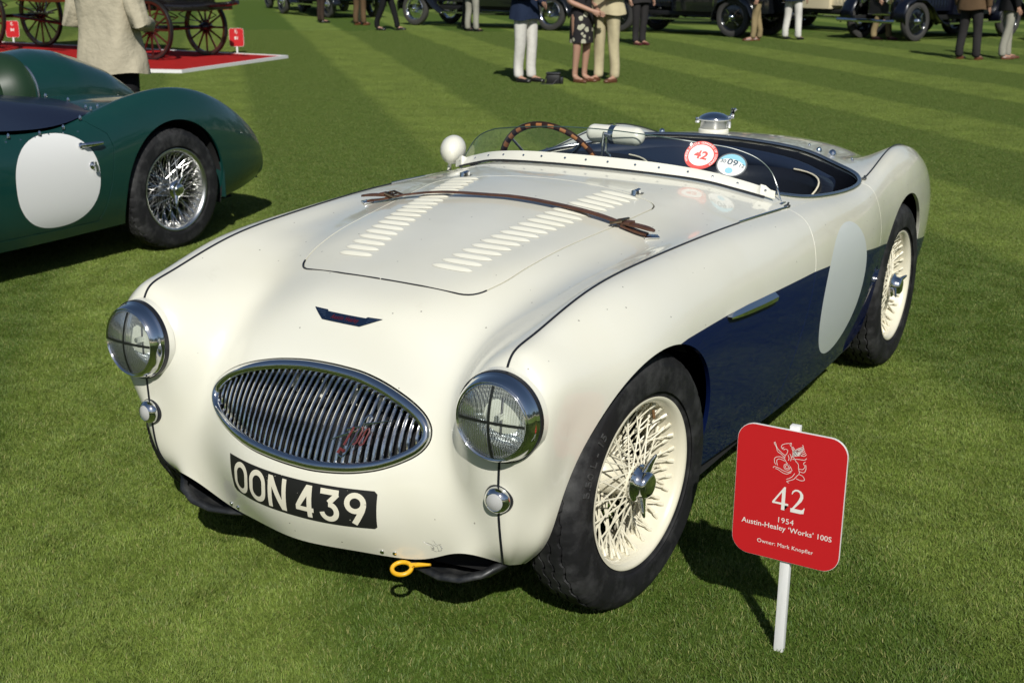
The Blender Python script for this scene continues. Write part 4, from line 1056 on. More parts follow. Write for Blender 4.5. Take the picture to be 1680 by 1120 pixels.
# ------------------------------------------------------------------ wing vent flash, filler cap, studs
V_ = []; F_ = []
q = [(.357, .664), (.50, .661), (.60, .658), (.692, .656), (.683, .634), (.66, .631), (.55, .634), (.42, .646)]
up = [on_side(y, z, .002)[0] for y, z in [(.357, .663), (.42, .664), (.50, .663), (.58, .660), (.64, .658), (.692, .656)]]
dn = [on_side(y, z, .014)[0] for y, z in [(.362, .656), (.42, .648), (.50, .641), (.58, .637), (.64, .634), (.684, .634)]]
md_ = [on_side(y, z, .016)[0] for y, z in [(.36, .660), (.42, .656), (.50, .652), (.58, .648), (.64, .646), (.688, .645)]]
bk = [on_side(y, z, -.004)[0] for y, z in [(.362, .655), (.42, .646), (.50, .638), (.58, .634), (.64, .631), (.682, .631)]]
V_ = up + md_ + dn + bk
for r_ in range(3):
    for i in range(5): F_.append((r_ * 6 + i, r_ * 6 + i + 1, (r_ + 1) * 6 + i + 1, (r_ + 1) * 6 + i))
obj('wing_vent_flash', V_, F_, M['chrome'], CAR, smooth=True, auto=35)
V2_ = [(-v_.x, v_.y, v_.z) for v_ in V_]; obj('wing_vent_flash', V2_, [f[::-1] for f in F_], M['chrome'], CAR, smooth=True, auto=35)
# filler cap
px_, py_ = -.110, 2.30
p, n_ = on_top(px_, py_, 0)
fc = empty('filler_cap', p, R(25), CAR)
UPX = Matrix.Rotation(R(-90), 4, 'Y')
b = MB(); b.lathe([(-.01, .062), (.010, .062), (.014, .057)], 40, T=UPX); b.build('filler_base', M['cream_plain'], fc)
b = MB(); b.lathe([(.012, .054), (.016, .056), (.046, .056), (.048, .054)], 40, T=UPX); b.build('filler_neck', M['alloy'], fc)
b = MB(); b.lathe([(.047, .062), (.052, .065), (.057, .064), (.064, .056), (.073, .038), (.078, .018), (.079, 0)], 40, T=UPX)
b.box((-.068, 0, .046), (.018, .020, .022), bev=.003); b.build('filler_lid', M['chrome'], fc)
b = MB(); b.box((.062, 0, .040), (.014, .026, .05), bev=.003); b.tube([(.066, 0, .06), (.078, 0, .086), (.088, 0, .094)], .006, 8); b.box((.074, .012, .075), (.012, .004, .04)); b.box((.074, -.012, .075), (.012, .004, .04)); b.build('filler_lever', M['chrome'], fc)
for x, y, r_ in ((-.36, 2.12, .010), (-.27, 2.14, .013), (.40, 2.10, .012), (.435, 2.16, .016), (.33, 2.2, .005), (.52, 2.14, .005), (.50, 2.2, .005)):
    p, n_ = on_top(x, y); b = MB(); b.lathe([(-.001, r_), (r_ * .5, r_ * .95), (r_ * 1.0, r_ * .75), (r_ * 1.3, r_ * .4), (r_ * 1.4, 0)], 16, T=Matrix.Translation(p) @ UPX); b.build('hood_stud', M['chrome'], CAR)
# door hinge pins at the tops of the door gaps
for s in (1, -1):
    for y, dz in ((1.845, .0), (1.10, .0)):
        p, n_ = on_top(s * (.648 if y > 1.5 else .622), y); b = MB(); b.box((p.x, p.y, p.z + .003), (.016, .02, .008), bev=.002); b.tube([p + Vector((0, -.012, .002)), p + Vector((0, .012, .012))], .003, 6); b.build('door_catch', M['dull'], CAR)

# ------------------------------------------------------------------ interior
IN = M['leather_black']
b = MB()   # cockpit tub: deep dark walls
tub = []
for x, y in COCKPIT[::3]:
    z = on_top(x, y)[0].z
    cx_, cy_ = x * .985, 1.5 + (y - 1.5) * .985
    tub.append([(cx_, cy_, z - .008), (x * .97, 1.5 + (y - 1.5) * .97, z - .07), (x * .95, 1.5 + (y - 1.5) * .96, .50), (x * .9, 1.5 + (y - 1.5) * .93, .26)])
V_ = [p for r_ in tub for p in r_]; n_ = len(tub)
F_ = [(i * 4 + k, ((i + 1) % n_) * 4 + k, ((i + 1) % n_) * 4 + k + 1, i * 4 + k + 1) for i in range(n_) for k in range(3)] + [[i * 4 + 3 for i in range(n_)]]
obj('cockpit_lining', V_, F_, M['leather_black'], CAR, smooth=True, auto=50)
def seat(xc):
    st_ = empty('bucket_seat', (xc, 1.47, .355), 0, CAR)
    Vb = []; Fb = []; nu, nv = 25, 12
    for i in range(nu):
        a = -R(105) + R(210) * i / (nu - 1)
        for j in range(nv):
            q = j / (nv - 1); h = q * (.475 - .05 * (abs(a) / R(105)) ** 3 * 1.2); rad = .225 + .01 * q
            Vb.append((rad * math.sin(a) * (1 - .04 * q), .13 * math.cos(a) + .06 + .10 * q, h))
    Fb = [(i * nv + j, (i + 1) * nv + j, (i + 1) * nv + j + 1, i * nv + j + 1) for i in range(nu - 1) for j in range(nv - 1)]
    o = obj('seat_back', Vb, Fb, IN, st_, smooth=True); m_ = o.modifiers.new('s', 'SOLIDIFY'); m_.thickness = .05; m_.offset = -1
    top = [Vector(Vb[i * nv + nv - 1]) for i in range(15, nu)] + [Vector(Vb[(nu - 1) * nv + j]) for j in range(nv - 1, 2, -1)]
    MB().tube([p + Vector((0, -.003, .002)) for p in top], .0032, 8).build('seat_piping', M['piping'], st_)
    b = MB(); b.box((0, -.10, .04), (.42, .42, .12), bev=.04); b.build('seat_cushion', IN, st_)
seat(.325); seat(-.325)
# dashboard and scuttle roll
b = MB(); b.box((0, 1.10, .78), (1.06, .03, .16), bev=.01); b.build('dashboard', M['navy_trim'], CAR)
b = MB(); b.box((0, 1.5, .55), (.20, .9, .30), bev=.05); b.build('tunnel', M['leather_black'], CAR)
# rolled padding behind the seats
pts = [Vector((x, 1.93 - (x / .55) ** 2 * .15, on_top(x, 1.93 - (x / .55) ** 2 * .15 + .09)[0].z - .05)) for x in np.linspace(-.54, .54, 21)]
MB().tube(pts, .035, 12).build('rear_padding', M['navy_trim'], CAR)
# navy half tonneau panel seen through the screen
V_ = []; xs_ = np.linspace(-.50, .06, 14)
for x in xs_:
    for k in range(8):
        q = k / 7; y = 1.60 + .40 * q - .2 * (abs(x) / .6) ** 2 * q; z = .76 + .095 * math.sin(q * 1.3) + .015 * math.sin(x * 9 + q * 3); V_.append((x, y, z))
obj('tonneau_panel', V_, [(i * 8 + k, i * 8 + k + 1, (i + 1) * 8 + k + 1, (i + 1) * 8 + k) for i in range(13) for k in range(7)], M['navy_trim'], CAR, smooth=True)

# steering wheel: wood rim of alternating blocks
sw = empty('steering_wheel', (-.275, 1.235, .815), 0, CAR); sw.rotation_mode = 'QUATERNION'
sw.rotation_quaternion = axis_to((0, .92, .38)).to_quaternion()
NS = 56; RW = .200
for k in range(NS):
    a0, a1 = 2 * math.pi * k / NS, 2 * math.pi * (k + 1) / NS
    b = MB(); b.tube([(0, RW * math.cos(a), RW * math.sin(a)) for a in np.linspace(a0, a1, 4)], 0.0100, 10, caps=False, flat=((1, 0, 0), .8)); b.build('rim_block', M['wood_light'] if k % 2 else M['wood_dark'], sw)
b = MB(); b.tube([(0.0, (RW + .010) * math.cos(a), (RW + .010) * math.sin(a)) for a in np.linspace(0, 2 * math.pi, 64)[:-1]], .0036, 6, closed=True); b.build('rim_band', M['wood_dark'], sw)
for k in range(4):
    a = math.pi / 4 + k * math.pi / 2; b = MB(); b.tube([(-.03, .02 * math.cos(a), .02 * math.sin(a)), (0, RW * .96 * math.cos(a), RW * .96 * math.sin(a))], .006, 8, flat=((1, 0, 0), .4)); b.build('wheel_spoke', M['alloy'], sw)
b = MB(); b.lathe([(-.035, .035), (-.02, .04), (.0, .03), (.0, 0)], 24); b.build('wheel_boss', M['gloss_black'], sw)
b = MB(); b.tube([(-.275, 1.20, .80), (-.275, .9, .66)], .022, 10); b.build('steering_column', M['black'], CAR)
# ------------------------------------------------------------------ red entry sign on its stake
def rounded_plate(w, h, r, n=8):
    P = []
    for cx_, cy_, a0 in ((w / 2 - r, h / 2 - r, 0), (-w / 2 + r, h / 2 - r, 90), (-w / 2 + r, -h / 2 + r, 180), (w / 2 - r, -h / 2 + r, 270)):
        for k in range(n + 1): a = R(a0 + 90 * k / n); P.append((cx_ + r * math.cos(a), cy_ + r * math.sin(a)))
    return P
def plate_mesh(P, y0, y1, mb, m=0):
    n = len(P); V_ = [(x, y0, z) for x, z in P] + [(x, y1, z) for x, z in P]
    mb.add(V_, [list(range(n)), list(range(n, 2 * n))[::-1]] + [(i, i + n, (i + 1) % n + n, (i + 1) % n) for i in range(n)], m)
def flat_text(s, size, x, z, y, m_, parent, name='lettering', bold=0., sp_=1.0):
    V_, F_ = text_mesh(s, size, bold, sp_); return obj(name, [(x + a, y, z + b) for a, b in V_], F_, m_, parent)
SG = tag(empty('entry_sign', (1.0585, -.044, 0), 0), 'red rounded sign with a winged horse crest and number 42 on a white stake', 'sign')
BC = (-.006, .392)                      # board centre in x,z, relative to the stake foot
b = MB(); plate_mesh([(x + BC[0], z + BC[1]) for x, z in rounded_plate(.250, .316, .040)], -.010, -.004, b); b.build('board', M['white'], SG, smooth=False)
b = MB(); plate_mesh([(x + BC[0], z + BC[1]) for x, z in rounded_plate(.2485, .3145, .0395)], -.0106, -.0101, b); b.build('sign_face', M['sign_red'], SG, smooth=False)
b = MB(); b.box((-.005, .006, .268), (.022, .018, .58), bev=.001); o_ = b.build('stake', M['white'], SG)
WS_ = mat('stake_white', (.74, .74, .72), .6); t = NT(WS_); t.l(t.mix(t.ramp(t.noise(t.coord(scale=(1, 1, .12)), 60, 4), [(.45, 0), (.7, 1)]), (.86, .86, .84), (.74, .74, .71)), t.b.inputs['Base Color']); o_.data.materials[0] = WS_
yy = -.0112
# serif numerals 42, drawn as outlines
def poly_glyph(pts, name, x0, z0, s_, parent, yy=yy, m_=None):
    bm = bmesh.new(); vs_ = [bm.verts.new((x0 + x * s_, yy, z0 + z * s_)) for x, z in pts]; bm.faces.new(vs_); bmesh.ops.triangulate(bm, faces=bm.faces[:]); bm.verts.index_update()
    V_ = [v_.co.copy() for v_ in bm.verts]; F_ = [[q.index for q in f.verts] for f in bm.faces]; bm.free(); return obj(name, V_, F_, m_ or M['print'], parent)
four = [(.30, 0), (.52, 0), (.52, .20), (.64, .20), (.64, .27), (.52, .27), (.52, 1.0), (.44, 1.0), (.0, .27), (.0, .20), (.38, .20), (.38, 0)][1:]
poly_glyph([(.38, .0), (.52, .0), (.52, .22), (.66, .22), (.66, .31), (.52, .31), (.52, 1.0), (.455, 1.0), (.0, .29), (.0, .22), (.38, .22)], 'digit', -.041, .359, .056, SG)
poly_glyph([(.10, .31), (.38, .31), (.38, .76)], 'digit_opening', -.041, .359, .056, SG, yy - .0004, M['sign_red'])
two = [(.02, .80), (.07, .92), (.16, .98), (.28, 1.0), (.42, .96), (.51, .86), (.52, .70), (.46, .54), (.34, .37), (.20, .17), (.42, .17), (.52, .18), (.57, .28), (.60, .28), (.56, .0), (.0, .0), (.0, .06), (.16, .24), (.29, .42), (.37, .60), (.385, .74), (.34, .86), (.25, .90), (.15, .87), (.09, .77), (.06, .77)]
def var_strip(pts, ws, name, x0, z0, s_, parent, dy=0):
    P_ = [np.array((x0 + x * s_, z0 + z * s_)) for x, z in pts]; V_ = []
    for k in range(len(P_)):
        tg = P_[min(k + 1, len(P_) - 1)] - P_[max(k - 1, 0)]; tg /= np.linalg.norm(tg); nr = np.array([-tg[1], tg[0]]) * ws[k] * s_ / 2
        V_ += [(P_[k][0] + nr[0], yy - dy, P_[k][1] + nr[1]), (P_[k][0] - nr[0], yy - dy, P_[k][1] - nr[1])]
    obj(name, V_, [(2 * k, 2 * k + 1, 2 * k + 3, 2 * k + 2) for k in range(len(P_) - 1)], M['print'], parent)
var_strip([(.05, .76), (.09, .88), (.18, .955), (.28, .965), (.38, .92), (.445, .82), (.45, .70), (.40, .56), (.31, .42), (.19, .25), (.09, .12), (.06, .08)], [.03, .06, .07, .075, .09, .12, .135, .13, .10, .08, .07, .07], 'digit', .0, .359, .056, SG)
var_strip([(.03, .085), (.2, .085), (.42, .085), (.52, .10), (.565, .20), (.59, .28)], [.17, .17, .17, .17, .06, .03], 'digit', .0, .359, .056, SG, .0003)
flat_text('1954', .0185, -.008, .333, yy, M['print'], SG, 'lettering', .0, 1.1)
flat_text('Austin-Healey \u2018Works\u2019 100S', .0178, -.005, .314, yy, M['print'], SG, 'lettering', .0001, 1.02)
flat_text('Owner: Mark Knopfler', .0135, -.005, .272, yy, M['print'], SG, 'lettering', .0, 1.04)
# crest: a rearing winged horse drawn in thin white lines
def line_art(strokes, x0, z0, s_, w, parent, y=yy, name='crest_line'):
    for st_ in strokes:
        pts = cr(st_, 5) if len(st_) > 2 else np.array(st_, float); o_, i_ = thick([(x0 + p[0] * s_, z0 + p[1] * s_) for p in pts], w); V_ = []; F_ = []
        for a, b_ in zip(o_, i_): V_ += [(a[0], y, a[1]), (b_[0], y, b_[1])]
        for k in range(len(pts) - 1): F_.append((2 * k, 2 * k + 1, 2 * k + 3, 2 * k + 2))
        obj(name, V_, F_, M['print'], parent)
horse = [[(-.22, .72), (-.30, .80), (-.26, .90), (-.12, .97), (-.02, .99), (.02, .92)], [(-.02, .99), (.04, 1.02), (.05, .95)], [(-.22, .72), (-.14, .76), (-.06, .74)], [(.02, .92), (.12, .82), (.14, .66), (.16, .52)], [(-.06, .74), (-.08, .62), (-.14, .52), (-.16, .40)],
         [(-.14, .52), (-.30, .62), (-.44, .74), (-.52, .92)], [(-.16, .44), (-.28, .54), (-.42, .62), (-.48, .78), (-.56, .90), (-.52, .95)], [(-.16, .40), (-.34, .44), (-.50, .36), (-.50, .20), (-.44, .12)], [(-.14, .32), (-.32, .36), (-.42, .30), (-.42, .20), (-.38, .10)],
         [(-.16, .40), (-.06, .26), (.06, .16), (.14, .02)], [(.16, .52), (.24, .40), (.34, .30), (.36, .14)], [(.14, .02), (.00, -.06), (-.18, -.04), (-.34, .02), (-.50, .04), (-.54, -.02)], [(.12, -.04), (-.04, -.14), (-.20, -.12), (-.36, -.04), (-.46, -.02)],
         [(.36, .14), (.40, -.02), (.32, -.14), (.22, -.28), (.08, -.36), (-.02, -.42), (.06, -.46)], [(.24, -.06), (.16, -.20), (.06, -.28), (-.04, -.34)], [(.36, .14), (.50, .14), (.58, .26), (.52, .36), (.58, .44)], [(.40, .04), (.56, .04), (.62, .18), (.60, .34)], [(.38, -.06), (.52, -.10), (.60, -.22), (.48, -.28), (.30, -.24)],
         [(.06, .84), (.16, .70), (.26, .62)], [(.10, .90), (.22, .76), (.30, .68)]]
horse += [[(.10 + .0 * k, .50 + .045 * k), (.26 + .03 * k, .62 + .05 * k), (.52 - .01 * k, .64 + .07 * k), (.60 - .035 * k, .72 + .06 * k)] for k in range(6)]
horse += [[(.12, .44), (.30, .48), (.54, .50), (.62, .58)], [(-.05 + .11 * math.cos(a), .12 + .11 * math.sin(a)) for a in np.linspace(0, 6.28, 9)], [(-.05 + .06 * math.cos(a), .12 + .06 * math.sin(a)) for a in np.linspace(0, 6.28, 9)]]
horse += [[(.16, .56 + .03 * k), (.30, .60 + .045 * k), (.46, .66 + .05 * k)] for k in range(7)] + [[(-.30, .80), (-.24, .78), (-.20, .82)], [(.02, .62), (.08, .50), (.06, .36)], [(-.04, .56), (.0, .44), (-.02, .36)]]
line_art(horse, -.010, .456, .064, .0011, SG)
# ------------------------------------------------------------------ the green sports racer on the left (local frame: rear axle at y = 0, nose towards -y)
M['green'] = paint_mat('green_paint', (.005, .044, .038), 0, False)
M['green'].node_tree.nodes['Principled BSDF'].inputs['Roughness'].default_value = .3
M['green_vinyl'] = mat('green_leather', (.012, .035, .014), .45)
M['cover'] = mat('cockpit_cover', (.010, .014, .032), .32)
GC = tag(empty('green_sports_car', (-3.92, 2.29, 0), 0), 'dark green open racing sports car with a blank white roundel, cut by the left edge', 'car')
gy = [-3.10, -3.06, -2.98, -2.75, -2.45, -2.1, -1.7, -1.3, -.95, -.6, -.3, 0, .28, .53, .73, .85, .885, .86, .75]
gk = ['c', 'v', 'cr', 'sh', 'wd', 'lo', 'si']
def gi(y, xs__, v_): return float(np.interp(y, xs__, v_))
top_c = [.30, .40, .48, .60, .70, .77, .805, .815, .815, .81, .815, .81, .78, .73, .665, .60, .50, .40, .30]
top_v = [.30, .40, .48, .60, .70, .76, .785, .785, .775, .755, .745, .78, .775, .725, .66, .595, .50, .40, .30]
top_r = [.30, .42, .52, .69, .81, .865, .84, .79, .755, .76, .835, .872, .838, .745, .635, .545, .46, .37, .285]
xw = [.30, .40, .50, .62, .69, .72, .725, .73, .735, .735, .73, .725, .705, .66, .60, .55, .53, .53, .53]
bot = [.26, .24, .22, .20, .19, .19, .19, .19, .19, .195, .20, .20, .21, .225, .25, .265, .27, .27, .27]
cols = []
def col_(fx, zf): return [(fx(i), gy[i], zf(i)) for i in range(len(gy))]
lerp = lambda a, b, q: a + (b - a) * q
cols.append(col_(lambda i: 0, lambda i: top_c[i])); cols.append(col_(lambda i: xw[i] * .25, lambda i: top_c[i] - .002)); cols.append(col_(lambda i: xw[i] * .48, lambda i: lerp(top_c[i], top_v[i], .6)))
cols.append(col_(lambda i: xw[i] * .66, lambda i: top_v[i])); cols.append(col_(lambda i: xw[i] * .78, lambda i: lerp(top_v[i], top_r[i], .80))); cols.append(col_(lambda i: xw[i] * .88, lambda i: top_r[i]))
cols.append(col_(lambda i: xw[i] * .96, lambda i: lerp(bot[i], top_r[i], .86))); cols.append(col_(lambda i: xw[i] * .998, lambda i: lerp(bot[i], top_r[i], .66))); cols.append(col_(lambda i: xw[i], lambda i: lerp(bot[i], top_r[i], .42)))
cols.append(col_(lambda i: xw[i] * .97, lambda i: lerp(bot[i], top_r[i], .19))); cols.append(col_(lambda i: xw[i] * .90, lambda i: bot[i]))
GP = surf_from_net(cols, 12, 10, .01, .01); GU = np.arange(GP.shape[1]) / 10 - (len(cols) - 1)
g = grid_mesh(GP, GU)
def g_flip(m):
    c = np.stack([np.zeros(len(m['V'])), m['V'][:, 1].clip(-2.7, .4), np.full(len(m['V']), .45)], 1)
    if ((m['V'] - c) * m['N']).sum() < 0: m['N'] = -m['N']; m['T'] = m['T'][:, ::-1]
    return m
_fi = flip_if; flip_if = g_flip
GBVH = BVHTree.FromPolygons(g['V'].tolist(), g['T'].tolist())
def g_top(x, y, off=0):
    loc, n, i, d = GBVH.ray_cast(Vector((x, y, 3)), Vector((0, 0, -1))); n = n if n.z > 0 else -n; return loc + n * off, n
def g_side(y, z, off=0):
    loc, n, i, d = GBVH.ray_cast(Vector((3, y, z)), Vector((-1, 0, 0))); n = n if n.x > 0 else -n; return loc + n * off, n
for a in ((0.01, .335, .378), (-2.21, .335, .378)):
    g = clip(g, np.where(np.abs(g['V'][:, 0]) > .45, arch_d(g['V'], a), 1))
COVER_POLY = cr([(-.10, -.33), (.18, -.31), (.38, -.30), (.50, -.34), (.585, -.45), (.64, -.62), (.66, -.85), (.655, -1.15), (.60, -1.5), (.45, -1.68), (.1, -1.76), (-.3, -1.74), (-.62, -1.5), (-.66, -1.15), (-.66, -.85), (-.64, -.62), (-.585, -.45), (-.50, -.34), (-.3, -.33)], 5, True)
hole = poly_sd(g['V'][:, 0], g['V'][:, 1], COVER_POLY); up_ = g['V'][:, 2] > .55
g = clip(g, np.where(up_, -hole - .006, 1))
g = paint(g, np.where(g['V'][:, 0] > .4, 1 - np.maximum(0, (np.abs((g['V'][:, 1] + .797) / .252) ** 2.3 + np.abs((g['V'][:, 2] - .494) / .229) ** 2.3)), -1), 1)
gm2 = [M['green'], M['white']]
dl = lambda z: np.interp(z, [.2, .32, .44, .62, .69, .74, .8], [-.56, -.507, -.469, -.436, -.457, -.53, -.60])
df = lambda z: np.interp(z, [.2, .8], [-1.42, -1.36])
isd = (np.abs(g['V'][:, 0]) > .5)
Yv, Zv = g['V'][:, 1], g['V'][:, 2]
ds = np.where(isd, np.minimum(dl(Zv) - Yv, Yv - df(Zv)), -1.0); ds = np.minimum(ds, Zv - .25)
dd_ = clip(g, ds - .002)
panel('body', clip(g, -ds - .002), gm2, GC)
dl_, dr_ = clip(dd_, -dd_['V'][:, 0]), clip(dd_, dd_['V'][:, 0])
panel('door', dl_, gm2, GC); panel('door', dr_, gm2, GC)
inn = flip_if(dict(clip(g, np.where(np.abs(g['V'][:, 0]) > .45, np.minimum(arch_d(g['V'], (0.01, .335, .42)), arch_d(g['V'], (-2.21, .335, .42))), 1)))); inn = clip(inn, np.minimum(.50 - inn['V'][:, 1], inn['V'][:, 2] - .30)); inn['V'] = inn['V'] - inn['N'] * .02
obj('inner_shell', inn['V'], inn['T'], M['matt'], GC, normals=inn['N'])
flip_if = _fi
b = MB(); b.box((0, -1.1, .215), (1.05, 3.4, .06)); b.build('floor_pan', M['matt'], GC, smooth=False)
for yc in (0, -2.21):
    for s in (1, -1):
        b = MB(); b.lathe([(s * .30, 0), (s * .30, .40), (s * .66, .392)], 24, a0=R(-20), a1=R(200), T=Matrix.Translation((0, yc, .335))); b.build('wheel_house', M['matt'], GC)
        MB().tube([(s * .25, yc, .33), (s * .55, yc, .33)], .03, 8).build('axle', M['matt'], GC)
STEEL = dict(paint=M['alloy'], spoke=M['alloy'], spin=M['chrome'], drum=M['black'])
M['alloy_rim'] = mat('rim_alloy', (.72, .72, .70), .30, 1); STEEL['paint'] = M['alloy_rim']
for yc in (0, -2.21):
    wg = wire_wheel('rear_wheel' if yc == 0 else 'front_wheel', GC, (.700 - .0625, yc, .333), 0, 0, STEEL, R(-18), tyre_R=.320); wg.scale = (1, 1.04, 1.04)
    wire_wheel('rear_wheel' if yc == 0 else 'front_wheel', GC, (-.700 + .0625, yc, .333), 0, 0, STEEL, 0, side=-1, tyre_R=.333)
# cockpit cover with its studs
n_ = len(COVER_POLY); V_ = []; cc = Vector((0, -1.0, .865))
for q in (1.015, .99, .80, .5, .2):
    for x, y in COVER_POLY:
        e = g_top(x * min(q, 1) if abs(x) > .02 else x, y)[0].z if False else None
        zb = g_top(max(min(x, .66), -.66) * .985, y)[0].z + .006
        z = zb + (.868 - zb) * (1 - q ** 2.2) if q <= 1 else zb - .002
        V_.append((x * q, -1.0 + (y + 1.0) * q, z + .006 * math.sin(x * 9 + y * 7) * (1 - q)))
F_ = [(r_ * n_ + i, (r_ + 1) * n_ + i, (r_ + 1) * n_ + (i + 1) % n_, r_ * n_ + (i + 1) % n_) for r_ in range(4) for i in range(n_)] + [[4 * n_ + i for i in range(n_)]]
obj('cockpit_cover', V_, F_, M['cover'], GC, smooth=True)
for k in range(0, n_, 3):
    x, y = COVER_POLY[k]; p, nn = g_top(max(min(x * 1.03, .68), -.68), -1 + (y + 1) * 1.03)
    b = MB(); b.lathe([(0, .008), (.010, .008), (.016, .006), (.022, .003), (.023, 0)], 8, T=Matrix.Translation(p + nn * .004) @ UPX); b.build('cover_stud', M['chrome'], GC)
for k in range(9):
    p, nn = g_side(-.62 - k * .085, .715 + .004 * math.sin(k)); b = MB(); b.lathe([(0, .005), (.003, .004), (.004, 0)], 8, T=Matrix.Translation(p) @ axis_to(nn)); b.build('rivet', M['chrome'], GC)
# head fairing behind the driver, and its padded front
def fairing(name, ys, ztop, hw, m_, x0=-.26):
    V_ = []; K = 21
    for y, zt, w_ in zip(ys, ztop, hw):
        for k in range(K):
            a = math.pi * k / (K - 1); x = x0 + w_ * math.cos(a); base = g_top(x, min(y, .60))[0].z - .02
            V_.append((x, y, base + max(zt - base, 0) * math.sin(a) ** .8))
    F_ = [(i * K + k, i * K + k + 1, (i + 1) * K + k + 1, (i + 1) * K + k) for i in range(len(ys) - 1) for k in range(K - 1)]
    F_.append([k for k in range(K)])
    return obj(name, V_, F_, m_, GC, smooth=True, auto=60)
fy_ = np.linspace(-.30, .62, 20)
fairing('head_fairing', fy_, [float(np.interp(y, [-.30, -.15, 0, .15, .33, .55, .62], [1.045, 1.06, 1.045, 1.00, .93, .80, .72])) for y in fy_], [float(np.interp(y, [-.3, 0, .3, .62], [.27, .27, .21, .08])) for y in fy_], M['green'])
fp_ = np.linspace(-.46, -.29, 9)
fairing('head_rest', fp_, [.99 + .055 * math.sin(min(1, (y + .46) / .13) * math.pi / 2) for y in fp_], [.20 + .062 * math.sin(min(1, (y + .46) / .12) * math.pi / 2) for y in fp_], M['green_vinyl'])
MB().tube([(-.26 + .275 * math.cos(a), -.295, g_top(-.26 + .275 * math.cos(a), -.295)[0].z - .015 + max(1.047 - g_top(-.26 + .27 * math.cos(a), -.295)[0].z, 0) * math.sin(a) ** .8) for a in np.linspace(.02, math.pi - .02, 30)], .006, 8).build('fairing_bead', M['alloy'], GC)
# door furniture
p, nn = g_side(-.58, .648); b = MB(); b.tube([p + Vector((.004, -.055, .002)), p + Vector((.022, -.045, .004)), p + Vector((.028, .03, .004)), p + Vector((.026, .062, .004))], [.009, .010, .009, .007], 10, flat=((0, 0, 1), 1.2)); b.lathe([(0, .018), (.006, .016), (.010, .008)], 16, T=Matrix.Translation(p + Vector((.0, -.055, 0))) @ axis_to(nn)); b.build('door_handle', M['chrome'], GC)
p, nn = g_side(-.585, .545); b = MB(); b.lathe([(0, .022), (.006, .020), (.012, .012), (.02, .010), (.024, 0)], 16, T=Matrix.Translation(p) @ axis_to(nn)); b.tube([p + Vector((.016, 0, .02)), p + Vector((.02, .004, -.03))], .008, 8); b.build('door_lock', M['chrome'], GC)
# fuel filler flap edge and bead along the wing
for s in (1, -1):
    j = int(np.argmin(abs(GU - 3.55 * s))); ln = GP[:, j]; i0, i1 = int(np.argmin(abs(ln[:, 1] + .25))), int(np.argmin(abs(ln[:, 1] - .5)))
    MB().tube([Vector(p) + Vector((0, 0, .001)) for p in ln[i0:i1:3]], .0025, 5).build('wing_bead', M['trim'], GC)
# mud deflector behind the rear wheel
b = MB(); b.box((.60, .395, .33), (.16, .012, .20), bev=.003); b.build('stone_deflector', mat('deflector_green', (.010, .045, .040), .4), GC)
# ------------------------------------------------------------------ people
M['skin'] = mat('skin', (.42, .24, .165), .55, sss=.05); M['hair_grey'] = mat('grey_hair', (.22, .21, .20), .8); M['hair_brown'] = mat('brown_hair', (.055, .035, .022), .8)
M['shoe_black'] = mat('black_shoe', (.012, .011, .010), .3); M['shoe_brown'] = mat('brown_shoe', (.12, .045, .02), .35)
def cloth(name, c, rough=.9, check=0.0, wr=.5):
    m = mat(name, c, rough, 0, 0, .2); t = NT(m); v = t.coord()
    k = t.ramp(t.noise(t.coord(scale=(1, 1, .5)), 7, 4, .6), [(.3, 0), (.75, 1)]); cc_ = t.mix(k, c, tuple(q * .82 for q in c))
    if check:
        w = t.n('ShaderNodeTexWave'); w.bands_direction = 'Z'; w.inputs['Scale'].default_value = 24; t.l(v, w.inputs[0]); cc_ = t.mix(t.math('MULTIPLY', w.outputs[1], check), cc_, tuple(q * .8 for q in c))
    t.l(cc_, t.b.inputs['Base Color'])
    wv_ = t.n('ShaderNodeTexWave'); wv_.bands_direction = 'DIAGONAL'; wv_.inputs['Scale'].default_value = 1.7; wv_.inputs['Distortion'].default_value = 5; wv_.inputs['Detail'].default_value = 2; t.l(t.coord(scale=(1, 1, .55)), wv_.inputs[0])
    t.bump(t.math('ADD', wv_.outputs[1], t.math('MULTIPLY', t.noise(v, 14, 3), .5)), wr, .03); return m
def skin_mesh(joints, edges, name, m_, parent, sub=2, root=0):
    me = bpy.data.meshes.new('sk'); me.from_pydata([j[0] for j in joints], edges, []); o = bpy.data.objects.new('sk', me); COL.objects.link(o)
    md_ = o.modifiers.new('skin', 'SKIN'); md_.use_smooth_shade = True
    sl = me.skin_vertices[0].data if len(me.skin_vertices) else None
    if sl is None:
        bpy.context.view_layer.objects.active = o; bpy.ops.object.select_all(action='DESELECT'); o.select_set(True); bpy.ops.mesh.customdata_skin_add(); sl = me.skin_vertices[0].data
    for i, j in enumerate(joints): sl[i].radius = (j[1], j[2] if len(j) > 2 else j[1])
    sl[root].use_root = True
    s_ = o.modifiers.new('sub', 'SUBSURF'); s_.levels = sub; s_.render_levels = sub
    dg = bpy.context.evaluated_depsgraph_get(); ev = o.evaluated_get(dg); m2 = bpy.data.meshes.new_from_object(ev)
    bpy.data.objects.remove(o); m2.name = name; m2.materials.clear()
    for q in (m_ if isinstance(m_, (list, tuple)) else [m_]): m2.materials.append(q)
    for p in m2.polygons: p.use_smooth = True
    r_ = bpy.data.objects.new(name, m2); COL.objects.link(r_)
    if parent: r_.parent = parent
    return r_
